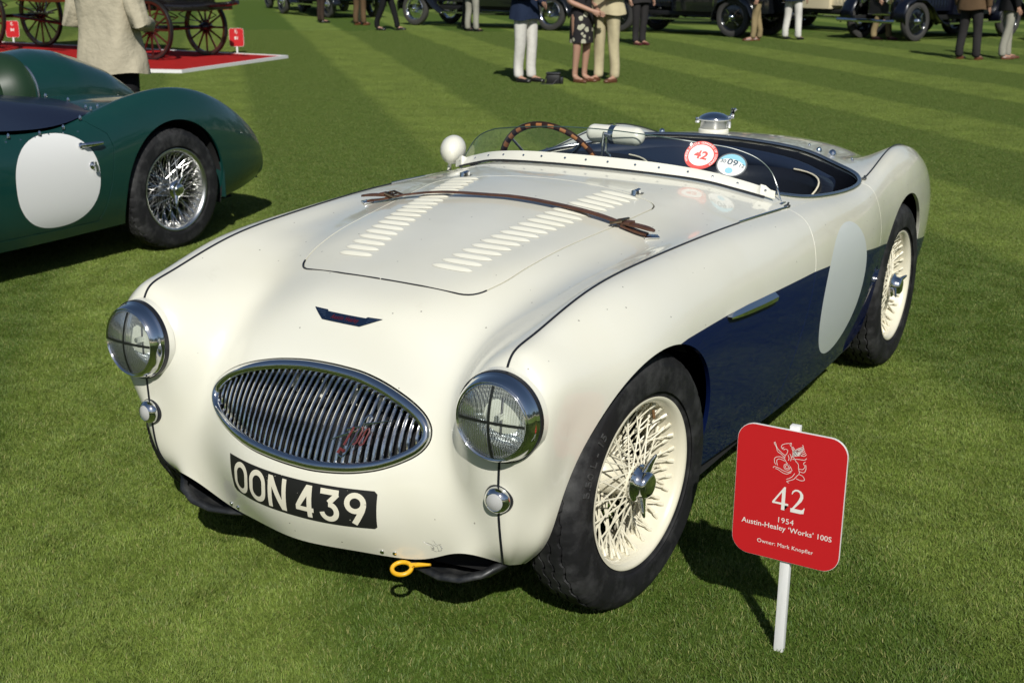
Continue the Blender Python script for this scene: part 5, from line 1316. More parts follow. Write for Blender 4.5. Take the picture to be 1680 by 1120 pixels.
def person(px, py, face, label, top=None, legs=None, shoes=None, hair=None, h=1.78, stance=.10, step=0.0, kind='man', arms='down', group=None, jacket_len=.80, skirt=None, wide=1.0, turn=0):
    """face: heading in degrees, 0 looks towards -y (to the camera side)"""
    P = tag(empty('person', (px, py, 0), R(face)), label, 'person', group); k = h / 1.78
    S = lambda x, y, z: (x * k, y * k, z * k)
    hip, kn, an = .91, .49, .09
    fx = [stance, -stance]; sy = [step, -step]
    J = [(S(0, 0, .96), .15 * wide, .11 * wide), (S(0, .01, 1.12), .13 * wide, .10 * wide), (S(0, .01, 1.30), .155 * wide, .11 * wide), (S(0, .015, 1.44), .11, .075), (S(0, .0, 1.53), .052, .055), (S(0, -.01, 1.60), .062, .072), (S(0, -.02, 1.68), .076, .096), (S(0, -.01, 1.75), .055, .07)]
    E = [(0, 1), (1, 2), (2, 3), (3, 4), (4, 5), (5, 6), (6, 7)]
    for i, s in enumerate((1, -1)):
        b0 = len(J)
        J += [(S(s * .10, 0, hip - .04), .088, .092), (S(s * (.09 + fx[i] * s * .1) if False else s * (.5 * (.10 + abs(fx[i]))), -sy[i] * .5 - .012, kn), .055, .060), (S(s * abs(fx[i]), -sy[i] + .02, an + .10), .036, .042), (S(s * abs(fx[i]), -sy[i] + .025, an), .036, .045), (S(s * (abs(fx[i]) + .01), -sy[i] - .07, .045), .038, .034), (S(s * (abs(fx[i]) + .02), -sy[i] - .15, .035), .036, .025)]
        E += [(0, b0), (b0, b0 + 1), (b0 + 1, b0 + 2), (b0 + 2, b0 + 3), (b0 + 3, b0 + 4), (b0 + 4, b0 + 5)]
    hands = []
    for i, s in enumerate((1, -1)):
        a0 = len(J); mode = arms if isinstance(arms, str) else arms[i]
        if mode == 'down': el, wr = (s * .27, .03, 1.12), (s * .27, -.03, .88)
        elif mode == 'bent': el, wr = (s * .30, .05, 1.13), (s * .14, -.22, 1.10)
        elif mode == 'back': el, wr = (s * .28, .12, 1.14), (s * .08, .16, .95)
        elif mode == 'front': el, wr = (s * .26, .02, 1.13), (s * .05, -.26, 1.0)
        else: el, wr = (s * .33, .08, 1.16), (s * .20, .02, .98)     # pocket
        J += [(S(s * .19, .015, 1.41), .062, .062), (S(*el), .042, .042), (S(*wr), .027, .030)]
        E += [(3, a0), (a0, a0 + 1), (a0 + 1, a0 + 2)]; hands.append((Vector(S(*wr)), (Vector(S(*wr)) - Vector(S(*el))).normalized(), s))
        # palm and five fingers
        w_, d_, s_ = hands[-1]; d_ = (d_ + Vector((0, -.25, 0))).normalized(); side = d_.cross(Vector((s, 0, .2))).normalized(); out = side.cross(d_)
        pa = len(J); J.append((tuple(w_ + d_ * .045), .024, .032)); E.append((a0 + 2, pa)); kn_ = len(J); J.append((tuple(w_ + d_ * .085), .018, .034)); E.append((pa, kn_))
        for q in range(4):
            f0 = len(J); off = side * (.027 - .018 * q); L_ = (.065, .075, .070, .055)[q]; curl = out * (-s * .3)
            J += [(tuple(w_ + d_ * .095 + off), .0088, .0088), (tuple(w_ + d_ * (.095 + L_ * .5) + off - out * .004), .0082, .0082), (tuple(w_ + d_ * (.095 + L_ * .85) + off + Vector((-s * .018, -.006, 0))), .007, .007)]
            E += [(kn_, f0), (f0, f0 + 1), (f0 + 1, f0 + 2)]
        f0 = len(J); J += [(tuple(w_ + d_ * .05 + side * .035), .010, .010), (tuple(w_ + d_ * .085 + side * .048), .008, .008)]; E += [(pa, f0), (f0, f0 + 1)]
    body = skin_mesh(J, E, 'body', [M['skin'], M['shoe_black']], P, 2)
    # face: nose, brow, mouth as small relief on the body mesh; hair, ears as children
    me = body.data
    for v_ in me.vertices:
        c = v_.co
        if c.z > 1.55 * k and c.y < -.05 * k:
            nx_ = c.x / k; nz = c.z / k
            c.y -= k * (.020 * math.exp(-(nx_ / .012) ** 2 - ((nz - 1.655) / .022) ** 2) - .008 * math.exp(-((abs(nx_) - .030) / .012) ** 2 - ((nz - 1.685) / .012) ** 2) + .005 * math.exp(-(nx_ / .02) ** 2 - ((nz - 1.612) / .008) ** 2))
    hv, hf = dome(.084 * k, .075 * k, 7, 20, 0)
    T = Matrix.Translation((0, .010 * k, 1.705 * k)) @ Matrix.Rotation(R(-78), 4, 'X') @ Matrix.Identity(4)
    b = MB(); b.add([(y_, z_ * 1.12, x_) for x_, y_, z_ in hv], hf, 0, Matrix.Translation((0, .018 * k, 1.712 * k)) @ Matrix.Rotation(R(-18), 4, 'X')); b.build('hair', hair or M['hair_grey'], P)
    # shoes
    for i, s in enumerate((1, -1)):
        b = MB(); cx_, cy_ = s * (abs(fx[i]) + .008) * k, (-sy[i] - .055) * k
        sec = [(.075, .030, .075), (.06, .040, .085), (.0, .044, .078), (-.06, .048, .060), (-.11, .046, .046), (-.14, .034, .036), (-.155, .012, .022)]
        V_ = []; 
        for yy_, w_, hh in sec:
            for q in range(12): a = 2 * math.pi * q / 12; V_.append((cx_ + w_ * math.cos(a) * k, cy_ + yy_ * k, max(0.002, .028 + hh * .62 * math.sin(a)) * k))
        F_ = [(r_ * 12 + q, r_ * 12 + (q + 1) % 12, (r_ + 1) * 12 + (q + 1) % 12, (r_ + 1) * 12 + q) for r_ in range(6) for q in range(12)] + [list(range(12)), [72 + q for q in range(12)][::-1]]
        b.add(V_, F_); b.build('shoe', shoes or M['shoe_black'], P)
    if legs is not None:
        Jt = [(S(0, 0, .98), .165 * wide, .125 * wide), (S(0, 0, 1.06), .150 * wide, .12 * wide)]; Et = [(0, 1)]
        for i, s in enumerate((1, -1)):
            b0 = len(Jt); kx = s * (.5 * (.10 + abs(fx[i]))); Jt += [(S(s * .095, 0, .84), .098, .108), (S(kx, -sy[i] * .5 - .012, .50), .076, .080), (S(s * abs(fx[i]), -sy[i] + .015, .20), .066, .072), (S(s * abs(fx[i]), -sy[i], .045), .066, .078)]; Et += [(0, b0), (b0, b0 + 1), (b0 + 1, b0 + 2), (b0 + 2, b0 + 3)]
        skin_mesh(Jt, Et, 'trousers', legs, P, 2)
    if top is not None:
        # jacket: a shell of rings, hanging free at the hem
        V_ = []; n = 28; zs_ = [jacket_len, jacket_len + .06, .95, 1.06, 1.18, 1.30, 1.40, 1.455, 1.49]
        wd = [.232, .226, .212, .190, .192, .212, .205, .13, .075]; dp = [.165, .160, .150, .130, .134, .142, .118, .085, .065]
        for r_, (z_, w_, d_) in enumerate(zip(zs_, wd, dp)):
            for q in range(n):
                a = 2 * math.pi * q / n; f_ = 1 + (.035 * math.sin(a * 5 + 1) + .02 * math.sin(a * 9)) * max(0, 1 - r_ / 4); V_.append((w_ * wide * k * math.copysign(abs(math.cos(a)) ** .85, math.cos(a)) * f_, d_ * wide * k * math.copysign(abs(math.sin(a)) ** .85, math.sin(a)) * f_ + .012 * k, (z_ + .012 * math.sin(a * 3) * (r_ == 0)) * k))
        F_ = [(r_ * n + q, r_ * n + (q + 1) % n, (r_ + 1) * n + (q + 1) % n, (r_ + 1) * n + q) for r_ in range(len(zs_) - 1) for q in range(n)]
        o = obj('jacket', V_, F_, top, P, smooth=True); sm_ = o.modifiers.new('s', 'SUBSURF'); sm_.levels = 1; sm_.render_levels = 1
        for w_, d_, s in hands:
            i = 0 if s == 1 else 1; a0 = None
            mode = arms if isinstance(arms, str) else arms[i]
            sh_ = Vector(S(s * .185, .015, 1.41)); el = w_ - d_ * .245 * k
            el = Vector({'down': S(s * .27, .03, 1.12), 'bent': S(s * .30, .05, 1.13), 'back': S(s * .28, .12, 1.14), 'front': S(s * .26, .02, 1.13)}.get(mode, S(s * .33, .08, 1.16)))
            b = MB(); pts = [sh_ + Vector((-s * .03, 0, .02)), sh_, sh_.lerp(el, .5), el, el.lerp(w_, .5), w_ - d_ * .005]; b.tube(pts, [.07 * k, .083 * k, .072 * k, .066 * k, .058 * k, .050 * k], 14); o = b.build('sleeve', top, P, auto=80)
    if skirt is not None:
        V_ = []; n = 28; zs_ = [.56, .70, .85, 1.0, 1.12, 1.25, 1.38, 1.46]; wd = [.175, .175, .175, .17, .14, .16, .165, .10]; dp = [.16, .155, .15, .14, .11, .13, .11, .07]
        for z_, w_, d_ in zip(zs_, wd, dp):
            for q in range(n): a = 2 * math.pi * q / n; f_ = 1 + .05 * math.sin(a * 6) * (z_ < .9); V_.append((w_ * k * math.cos(a) * f_, d_ * k * math.sin(a) * f_, z_ * k))
        F_ = [(r_ * n + q, r_ * n + (q + 1) % n, (r_ + 1) * n + (q + 1) % n, (r_ + 1) * n + q) for r_ in range(len(zs_) - 1) for q in range(n)]
        obj('dress', V_, F_, skirt, P, smooth=True)
    return P
C_ = dict(beige=cloth('beige_linen', (.50, .45, .33), check=.14, wr=.9), white=cloth('white_cotton', (.70, .68, .62)), cream=cloth('cream_suit', (.55, .48, .30)), navy=cloth('navy_wool', (.015, .025, .055)), black=cloth('black_wool', (.012, .012, .013)),
          charcoal=cloth('charcoal_wool', (.03, .028, .028)), brown=cloth('brown_tweed', (.12, .075, .04)), tan=cloth('tan_cotton', (.30, .23, .12)), olive=cloth('olive_tweed', (.07, .065, .03)), grey=cloth('grey_flannel', (.34, .33, .27)), khaki=cloth('khaki_cotton', (.40, .35, .22)), dbrown=cloth('dark_brown_wool', (.045, .03, .022)))
fl_ = cloth('flowered_dress', (.03, .03, .028)); t = NT(fl_); vo = t.n('ShaderNodeTexVoronoi'); vo.inputs['Scale'].default_value = 9; t.l(t.coord(), vo.inputs['Vector'])
t.l(t.mix(t.math('LESS_THAN', t.math('ADD', vo.outputs['Distance'], t.math('MULTIPLY', t.noise(t.coord(), 30, 3), .3)), .46), (.022, .02, .022), (.45, .44, .33)), t.b.inputs['Base Color'])
person(-5.02, 3.52, 186, 'person in long beige linen jacket and black trousers, back turned, behind the green car', C_['beige'], C_['black'], None, M['hair_grey'], 1.80, arms=('bent', 'bent'), wide=1.14, jacket_len=.79)
person(-6.76, 12.1, 78, 'person in navy blazer and off-white trousers, leftmost of the group of three on the lawn', C_['navy'], C_['white'], M['shoe_black'], M['hair_grey'], 1.82, stance=.09, step=.03, arms=('front', 'bent'))
person(-6.13, 12.5, 75, 'person in a dark flowered knee-length dress with hands clasped', None, None, M['shoe_brown'], M['hair_brown'], 1.66, stance=.10, arms='front', skirt=fl_)
person(-5.86, 12.72, -10, 'person in a cream suit, rightmost of the group of three on the lawn', C_['cream'], C_['cream'], M['shoe_brown'], M['hair_grey'], 1.84, stance=.13, arms='bent', wide=1.08, jacket_len=.86)
person(-8.92, 20.2, 60, 'person in dark suit and dark red shoes standing alone behind the group of three', C_['charcoal'], C_['charcoal'], mat('oxblood_shoe', (.09, .02, .02), .3), M['hair_brown'], 1.80, stance=.08)
person(-7.52, 22.9, -60, 'person in black jacket and tan trousers leaning by the black saloon wheel', C_['black'], C_['tan'], M['shoe_brown'], M['hair_grey'], 1.78, stance=.08, step=.08)
person(-7.02, 23.7, 170, 'person in white trousers between the black saloon and the cream bonnet', C_['navy'], C_['white'], M['shoe_black'], M['hair_brown'], 1.80, stance=.15)
person(-5.42, 24.8, 80, 'person in rumpled tan trousers and dark red shoes near the dark blue car', C_['olive'], C_['tan'], mat('red_shoe', (.10, .025, .02), .4), M['hair_brown'], 1.76, stance=.09, step=.13)
person(-2.62, 19.8, 165, 'person in brown tweed jacket and charcoal trousers near the right edge', C_['brown'], C_['charcoal'], M['shoe_brown'], M['hair_grey'], 1.80, stance=.15, wide=1.08, jacket_len=.82)
person(-2.12, 20.35, 120, 'person in grey flannel trousers and black jacket beside the brown tweed jacket', C_['black'], C_['grey'], M['shoe_brown'], M['hair_brown'], 1.78, stance=.10, step=.08)
person(-19.95, 23.9, 150, 'person in dark brown trousers, first from the left by the far black cars', C_['dbrown'], C_['dbrown'], M['shoe_black'], M['hair_grey'], 1.78, stance=.09)
person(-18.95, 24.2, 160, 'person in cream trousers, half behind the person in mid brown trousers', C_['olive'], C_['khaki'], M['shoe_brown'], M['hair_grey'], 1.74, stance=.08)
person(-18.35, 23.5, 175, 'person in mid brown trousers in front of the pair of far black cars', C_['brown'], C_['brown'], M['shoe_brown'], M['hair_brown'], 1.82, stance=.13)
person(-16.3, 21.9, 110, 'person all in black striding in front of the chrome wire wheel', C_['black'], C_['black'], M['shoe_black'], M['hair_brown'], 1.80, stance=.08, step=.22)
person(-14.9, 23.2, 120, 'person in dark suit next to pale crumpled trousers', C_['charcoal'], C_['charcoal'], M['shoe_black'], M['hair_grey'], 1.78, stance=.09, step=.06)
person(-14.3, 22.5, 170, 'person in pale crumpled trousers beside the far black car', C_['navy'], C_['grey'], M['shoe_black'], M['hair_grey'], 1.80, stance=.13)
# black camera bag standing on the grass
cb = tag(empty('camera_bag', (-6.30, 12.05, 0), R(25)), 'small black camera bag on the grass at the feet of the dress wearer', 'bag')
b = MB(); b.box((0, 0, .07), (.18, .13, .14), bev=.02); b.build('bag_body', M['black'], cb); b = MB(); b.box((0, -.01, .145), (.19, .14, .02), bev=.008); b.build('bag_lid', M['black'], cb)
b = MB(); b.box((.11, 0, .05), (.04, .11, .09), bev=.01); b.build('side_pocket', M['black'], cb)
MB().tube([(-.08, .05, .14), (-.12, -.02, .03), (-.16, -.08, .01), (.0, -.12, .01), (.09, -.02, .10)], .007, 6).build('bag_strap', M['black'], cb)
# ------------------------------------------------------------------ red display carpet with its white edging
CP = tag(empty('display_carpet', (0, 0, 0), 0), 'red carpet platform with white edging under the horse carriage', 'carpet')
cp = [(-12.2, 13.6), (-11.5, 10.5), (-12.0, 10.3), (-19.5, 11.0), (-20.3, 13.3)]
M['carpet'] = mat('red_carpet', (.42, .018, .016), .95, 0, 0, .1); t = NT(M['carpet']); t.l(t.mix(t.ramp(t.noise(t.coord(), 6, 6, .7), [(.35, 0), (.7, 1)]), (.44, .018, .016), (.34, .014, .014)), t.b.inputs['Base Color'])
cx_, cy_ = sum(p[0] for p in cp) / 5, sum(p[1] for p in cp) / 5
inner = [(cx_ + (x - cx_) * .985, cy_ + (y - cy_) * .955) for x, y in cp]
obj('carpet', [(x, y, .045) for x, y in inner] + [(x, y, 0) for x, y in inner], [[0, 1, 2, 3, 4][::-1]] + [(i, (i + 1) % 5, (i + 1) % 5 + 5, i + 5) for i in range(5)], M['carpet'], CP)
for i in range(5):
    j = (i + 1) % 5; a, b_, c_, d_ = cp[i], cp[j], inner[j], inner[i]
    V_ = [(*a, 0), (*b_, 0), (*c_, 0), (*d_, 0), (*a, .055), (*b_, .055), (*c_, .055), (*d_, .055)]
    obj('edging', V_, [(4, 5, 6, 7), (0, 1, 5, 4), (2, 3, 7, 6), (1, 2, 6, 5), (3, 0, 4, 7)], M['white'], CP)

# ------------------------------------------------------------------ horse carriage
M['carr_black'] = mat('carriage_black', (.012, .010, .010), .25, 0, .8); M['carr_red'] = mat('carriage_maroon', (.06, .006, .006), .3, 0, .8); M['carr_wood'] = mat('carriage_wood', (.24, .11, .035), .35, 0, .6)
CG = tag(empty('horse_carriage', (-13.38, 12.35, .045), 0), 'antique black and maroon horse carriage with spoked wooden wheels on the red carpet', 'carriage')
def wood_wheel(r, n, loc, parent):
    w = empty('carriage_wheel', loc, 0, parent)
    ry = Matrix.Rotation(R(90), 4, 'Z')
    b = MB(); b.lathe([(-.028, r - .002), (-.026, r), (.026, r), (.028, r - .002), (.028, r - .022), (-.028, r - .022), (-.028, r - .002)], 56, T=ry); b.build('tyre', M['black'], w)
    b = MB(); b.lathe([(-.026, r - .022), (.026, r - .022), (.022, r - .065), (-.022, r - .065), (-.026, r - .022)], 56, T=ry, mats=[0, 1, 1, 1]); b.build('felloe', [M['carr_black'], M['carr_red']], w)
    b = MB(); b.lathe([(-.13, 0), (-.13, .045), (-.06, .06), (-.03, .085), (.03, .085), (.06, .06), (.12, .045), (.14, .03), (.14, 0)], 24, T=ry); b.build('hub', M['carr_black'], w)
    p = None
    for k in range(n):
        if p is None:
            b = MB(); b.tube([(0, 0, .06), (0, 0, r * .5), (0, 0, r - .05)], [.026, .016, .018], 6); p = b.build('spoke', M['carr_red'], w)
        else: share(p, 'spoke', w, rot=(0, 2 * math.pi * k / n, 0))
    return w
for y in (.60, -.60): wood_wheel(.46, 12, (0, y, .46), CG); wood_wheel(.56, 14, (-4.05, y, .56), CG)
for x, z in ((0, .46), (-4.05, .56)): MB().tube([(x, -.6, z), (x, .6, z)], .03, 8).build('axle', M['carr_black'], CG)
MB().tube([(0, 0, .48), (-1.2, 0, .44), (-2.8, 0, .46), (-4.05, 0, .56)], .028, 8).build('perch', M['carr_black'], CG)
def spring(x, y, z): 
    for s in (1, -1): b = MB(); b.tube([(x + .42 * q, y, z + s * .10 * (1 - q * q)) for q in np.linspace(-1, 1, 13)], .014, 6, flat=((0, 0, 1), .6)); b.build('leaf_spring', M['carr_black'], CG)
for y in (.42, -.42): spring(0, y, .66); spring(-4.05, y, .76); 
for y in (.42, -.42): MB().tube([(-.5, y, .60), (-.95, y, .66), (-1.2, y, .56), (-.8, y, .50), (-.3, y, .52)], .014, 6).build('stay', M['carr_red'], CG)
b = MB(); b.box((.05, 0, .80), (1.25, 1.10, .10), bev=.02); b.box((-.1, 0, .90), (.9, 1.0, .12), bev=.03); b.build('fore_carriage', M['carr_black'], CG)
b = MB(); b.box((.1, 0, .755), (1.1, .08, .04), bev=.01); b.box((-.3, .45, .765), (.5, .05, .04)); b.build('red_lining', M['carr_red'], CG)
MB().tube([(.5, 0, .82), (1.1, 0, .86), (1.30, 0, .89)], .035, 8).build('pole', M['carr_black'], CG)
MB().tube([(1.22, -.02, .86), (1.22, -.02, 1.02)], .03, 8).build('pole_hook', M['carr_black'], CG)
V_ = []; secx = [-4.5, -4.3, -3.6, -2.6, -1.6, -.9, -.7]; zb = [1.05, .95, .86, .82, .86, .98, 1.15]
for x, z in zip(secx, zb): V_ += [(x, -.58, z + .10), (x, -.50, z), (x, .50, z), (x, .58, z + .10), (x, .60, 1.45), (x, -.60, 1.45)]
obj('coach_body', V_, [(i * 6 + k, i * 6 + (k + 1) % 6, (i + 1) * 6 + (k + 1) % 6, (i + 1) * 6 + k) for i in range(6) for k in range(6)] + [[0, 1, 2, 3, 4, 5], [36 + k for k in range(6)][::-1]], [M['carr_wood']], CG, smooth=True, auto=30)
b = MB(); b.box((-2.6, 0, 1.75), (2.6, 1.1, .6), bev=.06); b.build('coach_top', M['carr_black'], CG)
b = MB(); b.box((.15, 0, 1.25), (.7, 1.0, .08), bev=.02); b.box((.15, 0, 1.10), (.5, .9, .28)); b.build('driver_seat', M['carr_black'], CG)
for y in (.56, -.56):
    b = MB(); b.box((-2.6, y, .66), (.5, .14, .025)); b.tube([(-2.5, y, .67), (-2.5, y * .85, .95)], .012, 6); b.build('step', M['carr_black'], CG)

# ------------------------------------------------------------------ small red signs by the carriage
def small_sign(x, y, rz, label, num):
    s_ = tag(empty('entry_sign', (x, y, 0), rz), label, 'sign')
    b = MB(); plate_mesh([(a, c + .275) for a, c in rounded_plate(.25, .31, .04)], -.012, -.005, b); b.build('board', M['white'], s_, smooth=False)
    b = MB(); plate_mesh([(a, c + .275) for a, c in rounded_plate(.243, .303, .038)], -.0135, -.0125, b); b.build('sign_face', M['sign_red'], s_, smooth=False)
    b = MB(); b.box((0, 0, .14), (.03, .02, .28)); b.build('stake', M['white'], s_, smooth=False)
    flat_text(num, .07, 0, .262, -.0145, M['print'], s_, bold=.002); line_art([st__ for st__ in horse[:14]], 0, .355, .05, .004, s_, -.0145)
    return s_
small_sign(-13.72, 14.02, R(36), 'small red sign with rounded corners at the right end of the red carpet', '81')
small_sign(-19.1, 13.6, R(36), 'small red sign behind the carriage rear wheel at the left edge', '84')

# ------------------------------------------------------------------ the line of pre-war cars along the top of the lawn
M['car_tyre'] = mat('aged_tyre', (.045, .043, .040), .8)
def old_wheel(parent, loc, r, style, s):
    w = empty('wheel', loc, 0 if s < 0 else math.pi, parent); ry = Matrix.Rotation(R(-90), 4, 'Z')
    b = MB(); b.lathe([(-.055, r * .66), (-.075, r * .72), (-.080, r * .84), (-.065, r * .95), (-.03, r), (.03, r), (.065, r * .95), (.080, r * .84), (.075, r * .72), (.055, r * .66)], 48, T=ry); b.build('tyre', M['car_tyre'], w)
    m_ = M['chrome'] if style == 'chrome' else M['gloss_black']
    b = MB(); b.lathe([(.060, r * .69), (.070, r * .66), (.055, r * .62), (.01, r * .58), (-.05, r * .62), (-.06, r * .69)], 40, T=ry); b.build('rim', m_, w)
    b = MB()
    b.lathe([(.02, .10), (.06, .085), (.09, .06), (.115, .05), (.13, .03), (.132, 0)], 24, T=ry); b.build('hub_cap', M['chrome'], w)
    if style == 'disc':
        b = MB(); b.lathe([(.03, r * .62), (.045, r * .5), (.05, .10)], 32, T=ry); b.build('wheel_disc', M['gloss_black'], w)
        for k in range(4):
            b = MB(); a = k * math.pi / 2 + .78; b.tube([(math.cos(a) * .10, -.075, math.sin(a) * .10), (math.cos(a) * r * .55, -.055, math.sin(a) * r * .55)], .009, 6); b.build('spoke', M['chrome'], w)
    else:
        b0 = None
        for k in range(24):
            if b0 is None:
                b = MB(); b.tube([(.03, -.08, .06), (-.02, -.02, r * .62)], .0045, 5); b0 = b.build('spoke', m_ if style == 'chrome' else M['dull'], w)
            else: share(b0, 'spoke', w, rot=(0, 2 * math.pi * k / 24, 0))
    return w
def sheet(name, rows, m_, parent, th=.02):
    n_ = len(rows[0]); V_ = [p for r_ in rows for p in r_]
    o = obj(name, V_, [(i * n_ + k, i * n_ + k + 1, (i + 1) * n_ + k + 1, (i + 1) * n_ + k) for i in range(len(rows) - 1) for k in range(n_ - 1)], m_, parent, smooth=True, auto=50)
    md_ = o.modifiers.new('s', 'SOLIDIFY'); md_.thickness = th; return o
def old_car(name, front, rear, label, body='gloss_black', style='wire', r=.39, cat='car', bumper=False, wing=None, spare=False):
    """front/rear: ground points of the near-side wheels; near side is local -y, nose at local +x or -x by order"""
    f_, r__ = Vector((*front, 0)), Vector((*rear, 0)); d = (f_ - r__); wb = d.length; d.normalize(); left = Vector((-d.y, d.x, 0))
    away = left if left.y > 0 else -left; sgn = 1 if left.y > 0 else -1      # local +y
    c = tag(empty(name, r__ + away * .70, math.atan2(d.y, d.x)), label, cat)
    B = M[body] if isinstance(body, str) else body; W = wing or M['gloss_black']
    for x in (0, wb):
        for s in (1, -1): old_wheel(c, (x, .70 * s, r), r, style, s)
        MB().tube([(x, -.62, r), (x, .62, r)], .035, 8).build('axle', M['black'], c)
        MB().tube([(x + .35 * q, -.42, r + .02 + .06 * q * q) for q in np.linspace(-1, 1, 9)], .018, 6).build('leaf_spring', M['black'], c); MB().tube([(x + .35 * q, .42, r + .02 + .06 * q * q) for q in np.linspace(-1, 1, 9)], .018, 6).build('leaf_spring', M['black'], c)
    for s in (1, -1): b = MB(); b.box((wb / 2, .40 * s, .46), (wb + 1.2, .06, .10), bev=.01); b.build('chassis_rail', M['black'], c)
    # body tub
    xs_ = [-.75, -.65, -.2, .6, wb * .5, wb * .56]; hs = [.95, 1.05, 1.15, 1.12, 1.10, 1.08]; ws_ = [.50, .60, .66, .68, .66, .58]
    rows = [[(x, -w_, .52), (x, -w_ * 1.02, .8), (x, -w_ * .96, h_), (x, w_ * .96, h_), (x, w_ * 1.02, .8), (x, w_, .52)] for x, h_, w_ in zip(xs_, hs, ws_)]
    V_ = [p for r_ in rows for p in r_]
    obj('body', V_, [(i * 6 + k, i * 6 + (k + 1) % 6, (i + 1) * 6 + (k + 1) % 6, (i + 1) * 6 + k) for i in range(5) for k in range(6)] + [[0, 1, 2, 3, 4, 5], [30 + k for k in range(6)][::-1]], B, c, smooth=True, auto=40)
    xs_ = [wb * .56, wb * .8, wb + .15, wb + .22]; rows = []
    for i, x in enumerate(xs_): w_ = (.50, .40, .31, .30)[i]; rows.append([(x, -w_, .60), (x, -w_, .88), (x, -w_ * .72, 1.05 - .01 * i), (x, 0, 1.10 - .01 * i), (x, w_ * .72, 1.05 - .01 * i), (x, w_, .88), (x, w_, .60)])
    V_ = [p for r_ in rows for p in r_]
    obj('bonnet', V_, [(i * 7 + k, i * 7 + (k + 1) % 7, (i + 1) * 7 + (k + 1) % 7, (i + 1) * 7 + k) for i in range(3) for k in range(7)] + [list(range(7)), [21 + k for k in range(7)][::-1]], B, c, smooth=True, auto=40)
    for s in (1, -1):
        for k in range(14):
            b = MB(); x = wb * .60 + k * (wb * .38 / 14); w_ = np.interp(x, [wb * .56, wb * .8, wb + .15], [.50, .40, .31]) + .004; b.box((x, s * w_, .76), (.018, .012, .20)); b.build('bonnet_louvre', B, c, smooth=False)
    b = MB(); b.box((wb + .26, 0, .82), (.09, .60, .62), bev=.03); b.build('radiator_shell', M['chrome'], c); b = MB(); b.box((wb + .31, 0, .80), (.01, .50, .50)); b.build('radiator_core', M['black'], c)
    # wings and running board
    for s in (-1, 1):
        pr = [(wb + .50, .40), (wb + .52, .62), (wb + .40, .82), (wb + .15, .92), (wb - .15, .90), (wb - .42, .74), (wb - .65, .52), (wb - .85, .40), (wb - 1.0, .36)]
        sheet('front_wing', [[(x, s * .50, z - .04), (x, s * .58, z), (x, s * .78, z), (x, s * .84, z - .06)] for x, z in pr], W, c)
        pr = [(.52, .36), (.50, .55), (.36, .78), (.1, .88), (-.2, .86), (-.42, .72), (-.54, .5), (-.6, .36)]
        sheet('rear_wing', [[(x, s * .56, z - .02), (x, s * .62, z), (x, s * .80, z), (x, s * .85, z - .06)] for x, z in pr], W, c)
        b = MB(); b.box((wb / 2 - .25, s * .70, .35), (wb - 1.45, .30, .03), bev=.008); b.build('running_board', W, c)
        b = MB(); b.box((wb / 2 - .25, s * .855, .352), (wb - 1.45, .012, .036)); b.build('board_trim', M['chrome'], c, smooth=False)
        h_ = MB(); h_.lathe([(-.10, 0), (-.09, .05), (-.04, .09), (.04, .105), (.05, .11), (.06, .10), (.065, 0)], 24, T=Matrix.Translation((wb + .38, s * .36, .86))); h_.build('headlamp', M['chrome'], c)
        b = MB(); b.box((.55, s * .705, .86), (.012, .012, .42)); b.tube([(.62, s * .72, .92), (.74, s * .73, .92)], .012, 6); b.build('door_edge', M['chrome'], c, smooth=False)
    if bumper:
        MB().tube([(wb + .72, q * .75, .42 + .0 * q) for q in np.linspace(-1, 1, 9)], .035, 8).build('bumper', M['chrome'], c)
        for s in (1, -1): MB().tube([(wb + .70, s * .35, .42), (wb + .3, s * .38, .46)], .02, 6).build('bumper_iron', M['black'], c)
    if spare:
        w = old_wheel(c, (wb - .75, -.88, .78), r * .92, style, -1)
    for s in (1, -1): MB().tube([(wb * .57, s * .50, 1.05), (wb * .54, s * .46, 1.50)], .015, 6).build('screen_pillar', M['chrome'], c)
    obj('windscreen', [(wb * .57, -.5, 1.08), (wb * .57, .5, 1.08), (wb * .54, .46, 1.5), (wb * .54, -.46, 1.5)], [(0, 1, 2, 3)], M['screen'], c)
    for x in (.15, 1.15): b = MB(); b.box((x, 0, 1.05), (.16, 1.1, .45), bev=.05); b.build('seat_back', M['leather_black'], c)
    return c
M['old_cream'] = mat('old_cream', (.62, .54, .36), .35, 0, .6); M['old_green'] = mat('old_green', (.008, .03, .025), .2, 0, .8); M['old_navy'] = mat('old_navy', (.003, .004, .010), .3, 0, .5)
old_car('vintage_car', (-28.4, 31.4), (-25.3, 29.5), 'dark vintage car farthest away at the top left of the row', 'gloss_black', 'wire')
old_car('vintage_car', (-24.7, 27.9), (-21.7, 26.4), 'dark green vintage car behind the brown-trousered people', 'old_green', 'wire')
old_car('vintage_car', (-17.2, 24.35), (-13.0, 23.95), 'long black vintage car with chrome wire wheels beyond the pale crumpled trousers', 'gloss_black', 'chrome', r=.41)
old_car('vintage_car', (-11.5, 24.6), (-8.40, 23.85), 'black vintage saloon with large black wheels and bright lamps behind the lone dark suit', 'gloss_black', 'disc', r=.43, bumper=True)
old_car('vintage_car', (-6.1, 26.9), (-9.5, 28.8), 'cream bodied vintage tourer with louvred bonnet and black wings', 'old_cream', 'wire', r=.42)
old_car('vintage_car', (-4.70, 24.6), (-3.4, 27.6), 'dark blue vintage car nose towards the lawn with spare wheel on its wing', 'old_navy', 'disc', r=.41, bumper=True, spare=True, wing=M['old_navy'])
old_car('vintage_car', (-12.4, 28.6), (-9.0, 29.3), 'black vintage car in the second row behind the lone dark suit', 'gloss_black', 'wire', r=.40)
old_car('vintage_car', (-20.8, 31.2), (-17.4, 30.6), 'black vintage car in the second row behind the striding black figure', 'gloss_black', 'wire', r=.40)
